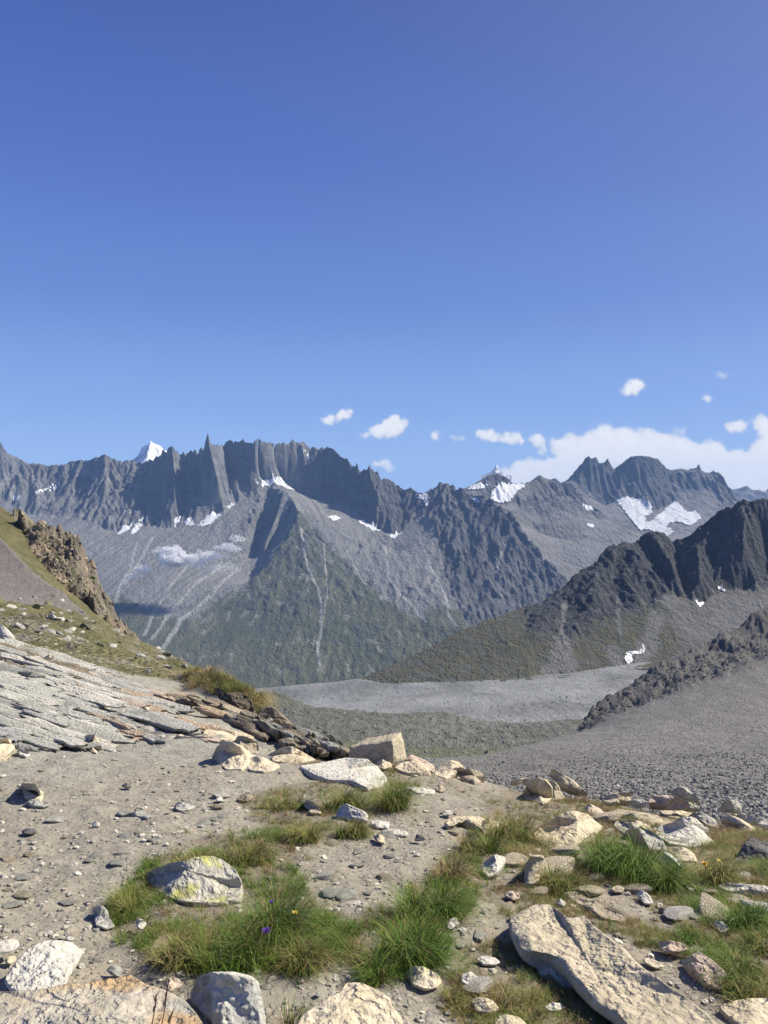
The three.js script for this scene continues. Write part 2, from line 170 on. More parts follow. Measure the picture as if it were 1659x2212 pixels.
const LA = [skyA, back, back.map(([x, y]) => [x, 1330, 8350]),
  // feet of the cliffs
  [[-160, 1050, 6950], [-60, 1060, 6900], [0, 1072, 6850], [25, 1095, 6760], [60, 1110, 6700], [150, 1118, 6620], [200, 1124, 6560], [235, 1150, 6450], [280, 1142, 6520], [330, 1137, 6560], [350, 1141, 6540], [385, 1138, 6580], [420, 1122, 6640], [470, 1105, 6740], [510, 1085, 6880], [540, 1066, 7000]],
  [[555, 1036, 7260], [600, 1044, 7290], [645, 1066, 7260], [680, 1078, 7150], [740, 1094, 6920], [800, 1135, 6620], [850, 1157, 6480], [880, 1142, 6540], [905, 1108, 6700]],
  // ribs and couloirs of the left wall
  [[226, 985, 7200], [228, 1030, 6980], [215, 1090, 6700], [205, 1122, 6570]], [[190, 994, 7290], [185, 1050, 7080], [165, 1116, 6640]], [[265, 994, 7250], [262, 1050, 7010], [255, 1140, 6500]], [[300, 999, 7260], [300, 1050, 6960], [288, 1100, 6740], [280, 1138, 6540]],
  [[320, 998, 7200], [322, 1050, 7050], [312, 1132, 6600]], [[371, 969, 7000], [378, 1030, 6820], [376, 1080, 6700], [360, 1120, 6590], [346, 1141, 6540]], [[392, 982, 7090], [396, 1050, 6970], [390, 1110, 6760], [385, 1137, 6590]], [[345, 986, 7110], [352, 1050, 6980], [335, 1110, 6760], [326, 1135, 6580]],
  [[449, 946, 6900], [457, 985, 6840], [468, 1030, 6770], [478, 1070, 6760], [476, 1098, 6760]], [[425, 976, 7050], [430, 1040, 6980], [424, 1120, 6640]], [[482, 966, 7320], [497, 1030, 7220], [492, 1080, 6860]], [[407, 982, 7060], [410, 1050, 6880], [404, 1132, 6600]],
  [[550.5, 949, 7150], [552, 990, 7110], [550, 1020, 7080], [535, 1055, 7010]],
  [[60, 1002, 7300], [70, 1050, 7050], [60, 1105, 6710]], [[110, 1008, 7320], [118, 1060, 7060], [130, 1114, 6640]],
  [[628, 958, 7400], [640, 1000, 7340], [655, 1066, 7250]], [[708, 969, 7360], [715, 1020, 7170], [745, 1090, 6930]], [[779, 1021, 7000], [785, 1070, 6880], [800, 1132, 6630]], [[795, 1012, 6930], [815, 1070, 6780], [845, 1150, 6500]], [[857, 1055, 7080], [868, 1090, 6920], [880, 1138, 6550]],
  [[-60, 948, 7300], [-50, 1020, 7000], [-40, 1060, 6900]], [[5, 962, 7250], [12, 1020, 7100], [30, 1090, 6780]],
  // buttress under the hanging snow, its ribs and the pyramid in front
  [[555, 1040, 7180], [592, 1056, 7000], [620, 1062, 6880], [634, 1085, 6620], [646, 1108, 6430]],
  [[572, 1046, 7090], [560, 1080, 6880], [543, 1126, 6600], [520, 1178, 6300]], [[596, 1063, 7010], [582, 1124, 6810], [560, 1178, 6540], [545, 1218, 6260]], [[612, 1060, 6880], [602, 1096, 6650], [588, 1138, 6430], [572, 1180, 6250]], [[585, 1056, 7040], [570, 1110, 6850], [552, 1160, 6560]], [[603, 1060, 6960], [592, 1106, 6720], [574, 1158, 6430]], [[609, 1064, 6940], [596, 1118, 6720], [580, 1166, 6450]], [[632, 1095, 6650], [622, 1120, 6580], [585, 1180, 6330], [548, 1236, 6030], [530, 1268, 5720]],
  [[646, 1108, 6430], [622, 1155, 6150], [602, 1188, 5980], [575, 1225, 5800], [545, 1252, 5660], [500, 1300, 5380], [440, 1380, 4930], [390, 1440, 4620]],
  [[646, 1108, 6430], [655, 1150, 6210], [668, 1220, 5800], [684, 1300, 5320], [692, 1400, 4800], [694, 1480, 4420]],
  [[652, 1112, 6500], [690, 1160, 6260], [760, 1230, 5860], [830, 1290, 5480], [900, 1350, 5050], [935, 1400, 4800]],
  // bowls and lower slopes
  [[-160, 1130, 6500], [0, 1135, 6450], [100, 1150, 6320], [200, 1175, 6200], [250, 1182, 6200], [350, 1172, 6280], [450, 1152, 6420], [520, 1120, 6620]],
  [[0, 1230, 5800], [200, 1245, 5700], [300, 1250, 5680], [400, 1258, 5640], [500, 1262, 5650]], [[0, 1330, 5200], [240, 1335, 5150], [330, 1340, 5120], [420, 1345, 5100]], [[0, 1420, 4700], [300, 1400, 4800], [380, 1425, 4660]],
  [[700, 1098, 6800], [735, 1130, 6560], [800, 1170, 6320], [870, 1190, 6200]], [[760, 1180, 6200], [830, 1230, 5850], [880, 1290, 5450], [940, 1350, 5000]],
  [[905, 1108, 6700], [918, 1150, 6350], [945, 1240, 5750], [968, 1310, 5230], [1005, 1362, 4880]],
  // dark buttress on the right
  [[965, 1042, 6890], [960, 1080, 6650], [945, 1125, 6380]], [[990, 1062, 6820], [985, 1130, 6350], [990, 1200, 5950], [1010, 1290, 5400]], [[1020, 1066, 6700], [1030, 1150, 6250], [1050, 1230, 5750], [1060, 1320, 5200]], [[1060, 1086, 6500], [1075, 1160, 6130], [1100, 1240, 5700], [1130, 1320, 5250]], [[1110, 1120, 6300], [1125, 1190, 5950], [1150, 1260, 5600], [1200, 1330, 5200]],
  [[-160, 1560, 4050], [300, 1520, 4050], [500, 1545, 4050], [700, 1560, 4050], [1000, 1560, 4050], [1330, 1560, 4050]], [[420, 1460, 4480], [560, 1490, 4350], [694, 1490, 4390], [800, 1470, 4470], [900, 1440, 4600], [1000, 1400, 4750], [1100, 1370, 4920], [1330, 1380, 4900]],
];
const TA = new Terrain({ u0: -160, u1: 1330, nu: 640, d0: 4000, d1: 8400, nd: 620 }).solve(LA);
const along = (L, u) => { for (let i = 0; i < L.length - 1; i++) if (u <= L[i + 1][0]) { const t = clamp((u - L[i][0]) / (L[i + 1][0] - L[i][0]), 0, 1); return lerp(L[i][2], L[i + 1][2], t); } return L[L.length - 1][2]; };
const butt = [[640, 6460], [602, 5980], [545, 5660], [480, 5300], [690, 5150], [770, 5860], [690, 6260]];
const footA1 = LA[3], footA2 = LA[4];
const cliffA = (u, d) => { const f = u < 548 ? along(footA1, u) : u < 905 ? along(footA2, u) : along([[905, 0, 6680], [940, 0, 6350], [975, 0, 5400], [1010, 0, 5000], [1330, 0, 4950]], u); return smooth(-40, 60, d - f); };
function trails(T, list) { return list.map(([w, ...pts]) => { const q = pts.map(([x, y]) => { const p = T.pick(x, y).p; return [p.x, p.z]; }); const xs = q.map((p) => p[0]), zs = q.map((p) => p[1]); return { w, q, b: [Math.min(...xs) - w * 4, Math.max(...xs) + w * 4, Math.min(...zs) - w * 4, Math.max(...zs) + w * 4] }; }); }
function trailMask(list, x, z, wob) { let m = 0; for (const t of list) { if (x < t.b[0] || x > t.b[1] || z < t.b[2] || z > t.b[3]) continue; const d = segDist(x + wob * t.w, z + wob * t.w, t.q); m = Math.max(m, 1 - smooth(t.w * .5, t.w * 1.2, d)); } return m; }
TA.detail((x, z, y, sx, sz, u, d) => {
  const s = Math.hypot(sx, sz), rock = smooth(.62, 1.05, s), warp = fbm2(x * .002, z * .002, 3) * 120;
  const lower = smooth(-150, -500, y);
  const cl = cliffA(u, d), py = inPoly(u, d, butt) ? .55 : 0, k = Math.max(rock * .45, cl, py), pf = smooth(500, 600, u) * smooth(1010, 930, u);
  let h = gullies(x + warp * .5, z + warp * .4, sx, sz, 1 / 125, 5) * lerp(9, 44, k) * smooth(.2, .7, s);
  h += (ridged2((x + warp) / 170 + 3, (z + warp) / 430, 6) - .45) * lerp(4, 44, k) + fbm2(x / 50, z / 130, 5) * lerp(2.5, 18, Math.max(k, lower * .8 * pf));
  h += cl * (ridged2(x / 46, z / 260, 3) - .5) * 20;
  h += (ridged2((x - warp) / 130 + 7, (z + warp * 2) / 330 + 2, 5) - .5) * 30 * pf * smooth(0, -300, y) * smooth(.0, .3, fbm2(x / 300, z / 600, 3));
  return h;
}, 4);
const streamsA = trails(TA, [[13, [295, 1172], [282, 1230], [262, 1262], [250, 1300]], [11, [430, 1190], [372, 1262], [340, 1310], [312, 1372]], [15, [480, 1225], [420, 1262], [370, 1320], [330, 1380]], [15, [512, 1228], [452, 1290], [390, 1340], [352, 1400]], [10, [330, 1160], [300, 1215], [270, 1262]],
  [9, [652, 1142], [655, 1180], [665, 1225], [688, 1275], [695, 1310], [694, 1355], [686, 1400], [692, 1440]], [6, [700, 1180], [702, 1215], [708, 1280], [700, 1320]], [8, [833, 1180], [838, 1245], [856, 1272], [888, 1305], [920, 1345]], [9, [905, 1160], [935, 1235], [960, 1280], [970, 1330], [985, 1352]], [6, [1085, 1190], [1070, 1235], [1085, 1290]], [7, [750, 1190], [775, 1240], [790, 1262]]]);
const rockC = [.112, .115, .118], rockP = [.20, .199, .194], screeC = [.275, .272, .26], grassC = [.075, .088, .036], paleC = [.34, .345, .335];
const pyramid = [[640, 1106], [600, 1188], [540, 1256], [450, 1345], [392, 1425], [380, 1500], [700, 1530], [980, 1530], [960, 1400], [915, 1352], [830, 1288], [770, 1235], [700, 1165], [655, 1108]].map(([x, y]) => { const q = TA.pick(x, y); return [x, q.hit ? q.d : 4000]; });
const colA = (x, z, y, ny, u, d, nx) => {
  const n1 = fbm2(x / 420, z / 700, 4), n2 = fbm2(x / 60 + 9, z / 150, 5), n3 = noise2(x / 9, z / 22), slope = Math.sqrt(1 - ny * ny) / Math.max(ny, .05), cl = cliffA(u, d + n2 * 90);
  const rock = Math.max(smooth(.95, 1.4, slope + n2 * .5), cl * .95);
  let c = mix3(screeC, rockC, rock); c = mix3(c, rockP, smooth(.05, .5, n2 + n1 * .6) * rock * .7);
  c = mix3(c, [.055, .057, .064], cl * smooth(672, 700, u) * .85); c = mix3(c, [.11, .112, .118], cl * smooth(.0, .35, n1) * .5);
  const pyr = inPoly(u + n2 * 26, d + n2 * 160, pyramid), low = smooth(5450, 5150, d + n1 * 500 + n2 * 200);
  if (!pyr) { const st = u < 640 ? fbm2((u - .1875 * d) / 9, d / 1500, 3) : fbm2((u + .0725 * d) / 8, d / 1500, 3); c = mix3(c, mix3([.165, .168, .165], [.088, .092, .092], smooth(-.12, .22, st + n2 * .25)), (1 - cl) * .8); c = mix3(c, mix3([.05, .062, .026], [.085, .085, .042], smooth(-.2, .3, n2)), (1 - cl) * smooth(-.3, .15, low - .55 - st * .9 + n2 * .4) * .9); }
  else { c = mix3([.095, .098, .096], [.052, .056, .055], smooth(-.2, .25, n2)); c = mix3(c, mix3([.045, .056, .024], [.075, .08, .036], smooth(-.2, .3, n1)), smooth(-.25, .1, n2 + smooth(6300, 5000, d) * .4 - .06) * .9); c = mix3(c, [.19, .192, .182], smooth(.2, .4, n2 + n3 * .2) * .6); c = mix3(c, [.035, .04, .042], smooth(.2, .42, -n2 + (slope - .6) * .3) * .75); }
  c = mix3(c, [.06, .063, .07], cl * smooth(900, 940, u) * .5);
  const tr = trailMask(streamsA, x, z, n2 * 1.3); c = mix3(c, paleC, tr * .85 * (.75 + .4 * n3));
  if (cl > .02) c = mul3(c, 1 + cl * (.42 * noise2((y + x * .3 + n2 * 60) / 17, x / 260) + .3 * noise2((y + x * .3) / 42, x / 400)));
  return mul3(c, .9 * (1 + n3 * .2 + n2 * .26));
};
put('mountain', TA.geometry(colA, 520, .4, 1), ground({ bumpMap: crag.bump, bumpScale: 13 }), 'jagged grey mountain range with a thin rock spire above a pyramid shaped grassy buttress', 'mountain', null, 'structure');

// ------------------------------------------------------------------ right massif with glaciers, behind
const skyB3 = [[1180, 1060, 9700], [1229, 1038, 9600], [1240, 1028, 9560], [1247, 1020, 9520], [1256, 1004, 9460], [1264, 990, 9400], [1272, 984, 9390], [1279, 990, 9395], [1287, 986, 9400], [1296, 1004, 9420], [1304, 1000, 9420], [1313, 989, 9400], [1319, 1004, 9420], [1326, 1016, 9440], [1334.7, 1007, 9420], [1345.6, 996, 9380], [1364, 986, 9330], [1389, 984, 9300], [1418, 990, 9320], [1428, 1000, 9340], [1437, 1011, 9380], [1449.6, 1016, 9400], [1469.6, 1011, 9400], [1482, 1014, 9400], [1491.5, 1015, 9400], [1503, 1012, 9380], [1509.7, 1003, 9380], [1517, 1020, 9360], [1530, 1021, 9330], [1539, 1019, 9300], [1547, 1023, 9280], [1555, 1025.5, 9250], [1563, 1035, 9200], [1571.7, 1047, 9150], [1582.6, 1060, 9100], [1600, 1084, 9000], [1640, 1110, 8900], [1760, 1140, 8800]];
const crestB2 = [[1090, 1068, 8000], [1125, 1052, 7950], [1145, 1040, 7900], [1155, 1032, 7880], [1167, 1025.5, 7860], [1175, 1031, 7850], [1189, 1037, 7840], [1200, 1032.8, 7800], [1212.6, 1042, 7800], [1229, 1040, 7780], [1242, 1052, 7740], [1270, 1085, 7600], [1310, 1122, 7450], [1352, 1142, 7250], [1380, 1165, 7100]];
const LB = [skyB3, skyB3.map(([x, y, d]) => [x, y + 140, d + 700]), crestB2, crestB2.slice(1, -2).map(([x, y, d]) => [x, y + 95, d + 380]),
  [[960, 1085, 7700], [990, 1060, 7600], [1007, 1053, 7620], [1025, 1045, 7650], [1043, 1034, 7700], [1054, 1025.5, 7740], [1067, 1022, 7760], [1076, 1020.5, 7780], [1086, 1027, 7790], [1094, 1031, 7800], [1110, 1047, 7820], [1122, 1054, 7860]],
  [[960, 1085, 8200], [1007, 1066, 8300], [1076, 1055, 8400], [1110, 1060, 8400]], [[1110, 1056, 8450], [1138, 1043, 8500], [1150, 1050, 8550]],
  [[980, 1075, 7350], [1040, 1070, 7450], [1062, 1084, 7400], [1095, 1093, 7350], [1115, 1084, 7450], [1150, 1120, 7250]],
  [[1060, 1092, 7250], [1100, 1100, 7250], [1165, 1152, 7050], [1215, 1166, 6980], [1250, 1158, 6980], [1300, 1176, 6900], [1345, 1168, 6950], [1390, 1180, 6900]],
  [[1090, 1125, 6850], [1150, 1170, 6650], [1220, 1215, 6450], [1300, 1225, 6350], [1360, 1210, 6500]], [[1050, 1130, 6900], [1100, 1180, 6500], [1170, 1235, 6150], [1260, 1270, 6000], [1400, 1300, 5950]],
  [[1335, 1078, 8900], [1372, 1078, 8900], [1402, 1106, 8650], [1440, 1092, 8850], [1460, 1086, 8900], [1492, 1106, 8650], [1510, 1105, 8600], [1545, 1120, 8500], [1640, 1150, 8400]],
  [[1345, 1115, 8500], [1375, 1155, 8050], [1400, 1166, 7950], [1440, 1155, 8000], [1500, 1142, 8050], [1560, 1150, 8000], [1760, 1200, 7900]],
  [[1276, 991, 9390], [1300, 1060, 9100], [1310, 1100, 8900]], [[1330, 1010, 9440], [1338, 1076, 8900]], [[1390, 985, 9300], [1405, 1050, 9000], [1412, 1104, 8680]], [[1449, 1016, 9400], [1452, 1086, 8900]], [[1502, 1010, 9380], [1512, 1060, 9050], [1530, 1110, 8560]], [[1470, 1012, 9400], [1480, 1060, 9120], [1490, 1104, 8680]],
  [[1167, 1026, 7860], [1180, 1090, 7450], [1190, 1158, 7020]], [[1212, 1043, 7800], [1222, 1100, 7450], [1230, 1160, 6990]], [[1076, 1021, 7780], [1072, 1050, 7620], [1062, 1083, 7410]], [[1270, 1086, 7600], [1268, 1120, 7350], [1262, 1156, 6985]], [[1320, 1125, 7420], [1322, 1168, 6930]],
  [[940, 1400, 5900], [1300, 1400, 5850], [1760, 1400, 5850]]];
const TB = new Terrain({ u0: 940, u1: 1760, nu: 350, d0: 5800, d1: 10400, nd: 420 }).solve(LB);
TB.detail((x, z, y, sx, sz) => { const s = Math.hypot(sx, sz), rock = smooth(.5, .95, s); return gullies(x, z, sx, sz, 1 / 170, 5) * lerp(6, 42, rock) * smooth(.2, .7, s) + (ridged2(x / 200, z / 420 + 8, 6) - .45) * lerp(10, 40, rock) + fbm2(x / 60, z / 130, 4) * lerp(5, 18, rock) + rock * (ridged2(x / 70, z / 420, 4) - .5) * 44; }, 3);
put('mountain', TB.geometry((x, z, y, ny, u, d) => {
  const n1 = fbm2(x / 500, z / 500, 4), n2 = fbm2(x / 90 + 9, z / 90, 4), n3 = noise2(x / 18, z / 18), slope = Math.sqrt(1 - ny * ny) / Math.max(ny, .05), rock = smooth(.6, 1.0, slope + n2 * .4);
  return mul3(mix3(mix3([.17, .168, .165], [.135, .135, .105], smooth(0, .4, n1)), [.055, .058, .066], rock), 1 + n2 * .35 + n3 * .15);
}, 520, .4, 1), ground({ map: crag.col, bumpMap: crag.bump, bumpScale: 20 }), 'far blue grey massif with glaciers whose summit touches a white cloud bank', 'mountain', null, 'structure');

// a distant snow peak, a thin far rock fang and a low far ridge
function farPeak(o, lines, col, amp, sc, label) { const T = new Terrain(o).solve(lines); T.detail((x, z, y, sx, sz) => gullies(x, z, sx, sz, 1 / sc, 4) * amp + (ridged2(x / sc, z / sc, 5) - .4) * amp); put('mountain', T.geometry(col), ground(), label, 'mountain', null, 'structure'); return T; }
farPeak({ u0: 255, u1: 400, nu: 110, d0: 10400, d1: 12400, nd: 120 }, [[[270, 1020, 11400], [295, 998, 11350], [301, 983, 11300], [307, 968, 11250], [315, 962, 11220], [325, 957.5, 11200], [335, 960, 11230], [345, 964, 11280], [357, 972, 11350], [380, 990, 11400], [400, 1000, 11400]], [[325, 958, 11200], [318, 980, 10950], [312, 1010, 10700]], [[345, 964, 11280], [340, 990, 11000], [345, 1020, 10800]], [[310, 975, 11200], [302, 1000, 10900]], [[255, 1060, 10450], [400, 1060, 10450]], [[255, 1060, 12300], [400, 1060, 12300]], [[255, 1040, 11300], [258, 1040, 11400]]],
  (x, z, y, ny, u) => { const n = fbm2(x / 120, z / 200, 4), r = smooth(.16, .3, n + (318 - u) * .006 + (1 - ny) * .2); return mix3([.82, .84, .87], [.2, .21, .24], r * .8); }, 26, 260, 'brilliant white snow peak showing behind the left grey ridge');
farPeak({ u0: 1040, u1: 1105, nu: 90, d0: 15200, d1: 16800, nd: 80 }, [[[1045, 1040, 16000], [1056, 1024, 16000], [1062, 1019, 16000], [1068, 1014, 16000], [1072, 1004, 16000], [1075, 1006.5, 16000], [1077, 1014, 16000], [1084, 1020, 16000], [1092, 1030, 16000], [1100, 1040, 16000]], [[1072, 1005, 16000], [1070, 1020, 15700], [1068, 1040, 15500]], [[1040, 1070, 15250], [1105, 1070, 15250]], [[1040, 1070, 16750], [1105, 1070, 16750]]],
  (x, z, y, ny, u) => mix3([.2, .2, .23], [.62, .65, .7], smooth(.1, .3, fbm2(x / 120, z / 120, 3) + .12)), 18, 200, 'tiny far rock fang poking up behind a dark summit');
farPeak({ u0: 1540, u1: 1800, nu: 130, d0: 11500, d1: 13800, nd: 110 }, [[[1540, 1080, 12500], [1570, 1066, 12500], [1585, 1060, 12500], [1600, 1056, 12500], [1615, 1053, 12500], [1628, 1059, 12500], [1640, 1066, 12500], [1648, 1064, 12500], [1659, 1056, 12500], [1690, 1050, 12500], [1800, 1060, 12500]], [[1540, 1120, 11600], [1800, 1120, 11600]], [[1540, 1120, 13700], [1800, 1120, 13700]]],
  (x, z, y, ny) => mul3([.1, .105, .12], 1 + fbm2(x / 90, z / 90, 3) * .5), 40, 300, 'low distant blue ridge at the edge of the view beside the cloud bank');

// ------------------------------------------------------------------ dark spur above the glacier plain
const crestS = [[1850, 1060, 2150], [1720, 1076, 2150], [1659, 1082, 2160], [1630, 1080, 2160], [1610, 1083, 2170], [1590, 1090, 2180], [1570, 1100, 2190], [1540, 1120, 2200], [1518, 1136, 2210], [1500, 1150, 2215], [1480, 1158, 2220], [1455, 1167, 2225], [1440, 1163, 2225], [1425, 1152, 2225], [1410, 1146, 2225], [1396, 1152, 2225], [1385, 1160, 2225], [1372, 1178, 2225], [1358, 1172, 2225], [1345, 1167, 2220], [1332, 1172, 2215], [1310, 1190, 2200], [1290, 1206, 2180], [1265, 1226, 2160], [1240, 1246, 2140], [1215, 1268, 2120], [1190, 1286, 2090], [1160, 1300, 2060], [1130, 1312, 2040], [1080, 1330, 2000], [1040, 1344, 1960], [985, 1368, 1920], [940, 1392, 1890], [880, 1421, 1840], [800, 1457, 1780], [740, 1486, 1740], [690, 1502, 1710], [640, 1524, 1690], [560, 1560, 1680], [480, 1590, 1680]];
const LS = [crestS, crestS.map(([x, y, d]) => [x, y + 130, d + 330]),
  [[480, 1620, 1610], [560, 1580, 1610], [640, 1530, 1620], [760, 1510, 1620], [900, 1494, 1625], [1054, 1466, 1630], [1211, 1459, 1645], [1300, 1449, 1665], [1400, 1432, 1690], [1500, 1404, 1740], [1600, 1374, 1790], [1850, 1330, 1830]],
  [[900, 1445, 1750], [1054, 1405, 1790], [1141, 1370, 1820], [1174, 1372, 1820], [1218, 1385, 1800], [1258, 1378, 1815], [1291, 1345, 1870], [1340, 1325, 1900], [1367, 1314, 1920], [1418, 1298, 1945], [1448, 1290, 1960], [1475, 1282, 1970], [1502, 1304, 1930], [1530, 1290, 1960], [1564, 1275, 1985], [1600, 1272, 1990], [1630, 1266, 1990], [1680, 1280, 1980], [1850, 1290, 1980]],
  [[1345, 1168, 2220], [1365, 1185, 2150], [1382, 1200, 2120], [1419, 1250, 2020], [1437, 1284, 1965]], [[1378, 1176, 2230], [1396, 1195, 2190], [1430, 1240, 2090], [1447, 1282, 1985]], [[1410, 1147, 2225], [1428, 1180, 2140], [1450, 1220, 2060], [1466, 1270, 1975]], [[1450, 1168, 2225], [1462, 1205, 2190], [1470, 1245, 2090], [1480, 1280, 1985]], [[1500, 1150, 2215], [1508, 1200, 2080], [1512, 1255, 1980], [1508, 1296, 1940]], [[1545, 1117, 2200], [1540, 1190, 2120], [1540, 1280, 1970]], [[1610, 1083, 2170], [1605, 1150, 2080], [1600, 1210, 2020], [1590, 1268, 1990]], [[1650, 1082, 2160], [1655, 1170, 2100], [1650, 1268, 1995]],
  [[1290, 1206, 2180], [1284, 1260, 2030], [1285, 1310, 1930], [1291, 1343, 1872]], [[1318, 1184, 2205], [1326, 1250, 2080], [1335, 1322, 1905]], [[1240, 1246, 2140], [1226, 1300, 2020], [1214, 1380, 1806]], [[1265, 1226, 2160], [1255, 1290, 1990], [1252, 1372, 1822]], [[1190, 1286, 2090], [1180, 1330, 1930], [1170, 1370, 1825]]];
const footS = [[480, 0, 3000], [1100, 0, 3000], [1135, 0, 1985], ...LS[3].slice(2)];
const cragS = (u, d) => smooth(-25, 25, d - along(footS, u));
const TS = new Terrain({ u0: 480, u1: 1850, nu: 560, d0: 1590, d1: 2650, nd: 300 }).solve(LS);
TS.detail((x, z, y, sx, sz, u, d) => { const s = Math.hypot(sx, sz), rock = cragS(u, d + fbm2(x / 40, z / 60, 3) * 60); return gullies(x, z, sx, sz, 1 / 80, 5) * lerp(1.6, 15, rock) * smooth(.2, .7, s) + (ridged2(x / 85 + 4, z / 200, 6) - .45) * lerp(3, 12, rock) + fbm2(x / 14, z / 30, 4) * lerp(2.2, 8, rock); }, 3);
const gravelS = [[1218, 1310], [1213, 1350], [1225, 1380], [1214, 1410], [1200, 1450]];
const streamsS = trails(TS, [[7, [1222, 1300], [1216, 1350], [1214, 1385]], [26, [1214, 1385], [1208, 1420], [1190, 1450]], [18, [1222, 1400], [1235, 1452]], [5, [1336, 1290], [1336, 1340], [1338, 1370]], [18, [1322, 1400], [1340, 1440]], [22, [1420, 1330], [1400, 1400], [1385, 1425]], [34, [1455, 1300], [1470, 1330], [1500, 1370]], [40, [1580, 1300], [1640, 1310], [1560, 1350]]]);
put('mountain', TS.geometry((x, z, y, ny, u, d) => {
  const n1 = fbm2(x / 130, z / 220, 4), n2 = fbm2(x / 22 + 9, z / 48, 5), n3 = noise2(x / 3, z / 7), slope = Math.sqrt(1 - ny * ny) / Math.max(ny, .05);
  const rock = Math.max(smooth(.9, 1.25, slope + n2 * .4), cragS(u, d + n2 * 120 + n1 * 60));
  let c = mix3(mix3([.088, .09, .07], [.125, .126, .118], smooth(-.1, .3, n1)), mix3([.055, .065, .025], [.085, .08, .038], smooth(-.2, .3, n2)), smooth(-.25, .2, n2 + n1 * .6 + .02) * .75);
  c = mix3(c, [.044, .049, .058], rock); c = mix3(c, [.085, .09, .088], smooth(.12, .45, n2) * rock * .6);
  const hollow = smooth(1430, 1520, u) * (1 - rock) * .8; c = mix3(c, [.17, .168, .16], hollow);
  c = mix3(c, [.17, .173, .17], trailMask(streamsS, x, z, n2 * .8) * .9);
  return mul3(c, 1 + n2 * lerp(.25, .6, rock) + n3 * lerp(.2, .4, rock));
}, 120, .5, 1), ground({ map: crag.col, bumpMap: crag.bump, bumpScale: 9 }), 'dark craggy mountain spur with gullies falling to the grey glacier plain', 'mountain', null, 'structure');

// ------------------------------------------------------------------ moraine wall and glacier plain
const crestM = [[480, 1520, 1010], [560, 1496, 1000], [590, 1493, 1000], [620, 1503, 990], [640, 1514, 980], [680, 1527, 960], [740, 1532, 940], [800, 1537, 925], [850, 1541, 920], [900, 1541, 920], [950, 1538, 920], [985, 1543, 920], [1020, 1552, 925], [1060, 1558, 930], [1100, 1562, 935], [1150, 1562, 940], [1200, 1558, 945], [1260, 1552, 950], [1500, 1530, 1000], [1850, 1490, 1000]];
const LM = [crestM, crestM.map(([x, y, d]) => [x, y + 38, d + 75]),
  [[480, 1570, 1600], [560, 1550, 1570], [640, 1520, 1560], [760, 1512, 1570], [900, 1497, 1580], [1054, 1470, 1600], [1211, 1463, 1615], [1300, 1453, 1635], [1400, 1437, 1660], [1500, 1415, 1700], [1850, 1380, 1760]],
  [[480, 1600, 1200], [640, 1545, 1220], [760, 1545, 1200], [900, 1549, 1160], [1054, 1551, 1130], [1200, 1552, 1130], [1400, 1545, 1150], [1850, 1520, 1150]],
  [[640, 1528, 1400], [760, 1525, 1380], [900, 1518, 1360], [1100, 1500, 1360], [1300, 1490, 1380], [1500, 1480, 1400]],
  [[480, 1540, 820], [560, 1562, 800], [640, 1580, 775], [700, 1588, 760], [770, 1595, 750], [840, 1605, 735], [900, 1614, 720], [1050, 1622, 720], [1150, 1612, 730], [1240, 1594, 740], [1500, 1560, 800], [1850, 1500, 800]],
  [[480, 1660, 560], [700, 1648, 560], [850, 1642, 580], [930, 1642, 570], [1100, 1640, 580], [1240, 1615, 650], [1500, 1600, 650]], [[480, 1780, 440], [1000, 1720, 440], [1850, 1720, 440]]];
const TM = new Terrain({ u0: 480, u1: 1850, nu: 500, d0: 430, d1: 1770, nd: 300, log: true }).solve(LM);
TM.detail((x, z, y, sx, sz, u, d) => { const s = Math.hypot(sx, sz), plain = smooth(1080, 1180, d); return gullies(x, z, sx, sz, 1 / 19, 4) * 5.5 * smooth(.25, .6, s) * (1 - plain) + fbm2(x / 12, z / 30, 5) * lerp(2.4, 1.4, plain) + fbm2(x / 200, z / 420, 4) * 8 * plain; }, 3);
put('moraine', TM.geometry((x, z, y, ny, u, d) => {
  const n1 = fbm2(x / 90, z / 160, 4), n2 = fbm2(x / 8 + 9, z / 24, 4), n3 = noise2(x / 1.6, z / 4), plain = smooth(990, 1060, d + n2 * 20);
  let wall = mix3([.08, .086, .066], [.118, .12, .106], smooth(-.3, .35, n2 + n1 * .7)); wall = mix3(wall, [.055, .068, .028], smooth(-.05, .3, n2 + n1) * smooth(1000, 650, u) * .6); wall = mix3(wall, [.085, .1, .04], smooth(745, 700, d) * smooth(-.25, .2, n2 + .12) * .8);
  let c = mix3([.20, .212, .215], [.14, .148, .147], smooth(-.1, .35, n1)); c = mix3(c, [.15, .155, .15], smooth(.18, .4, n2) * .7); c = mix3(c, [.245, .26, .265], smooth(.1, .4, -n1) * .7);
  return mul3(mix3(wall, c, plain), 1 + n2 * .4 + n3 * .28);
}, 90, .35, 1), ground({ bumpMap: rubble.bump, bumpScale: 1.6 }), 'green grey moraine wall with the pale debris covered glacier plain behind', 'moraine', null, 'structure');

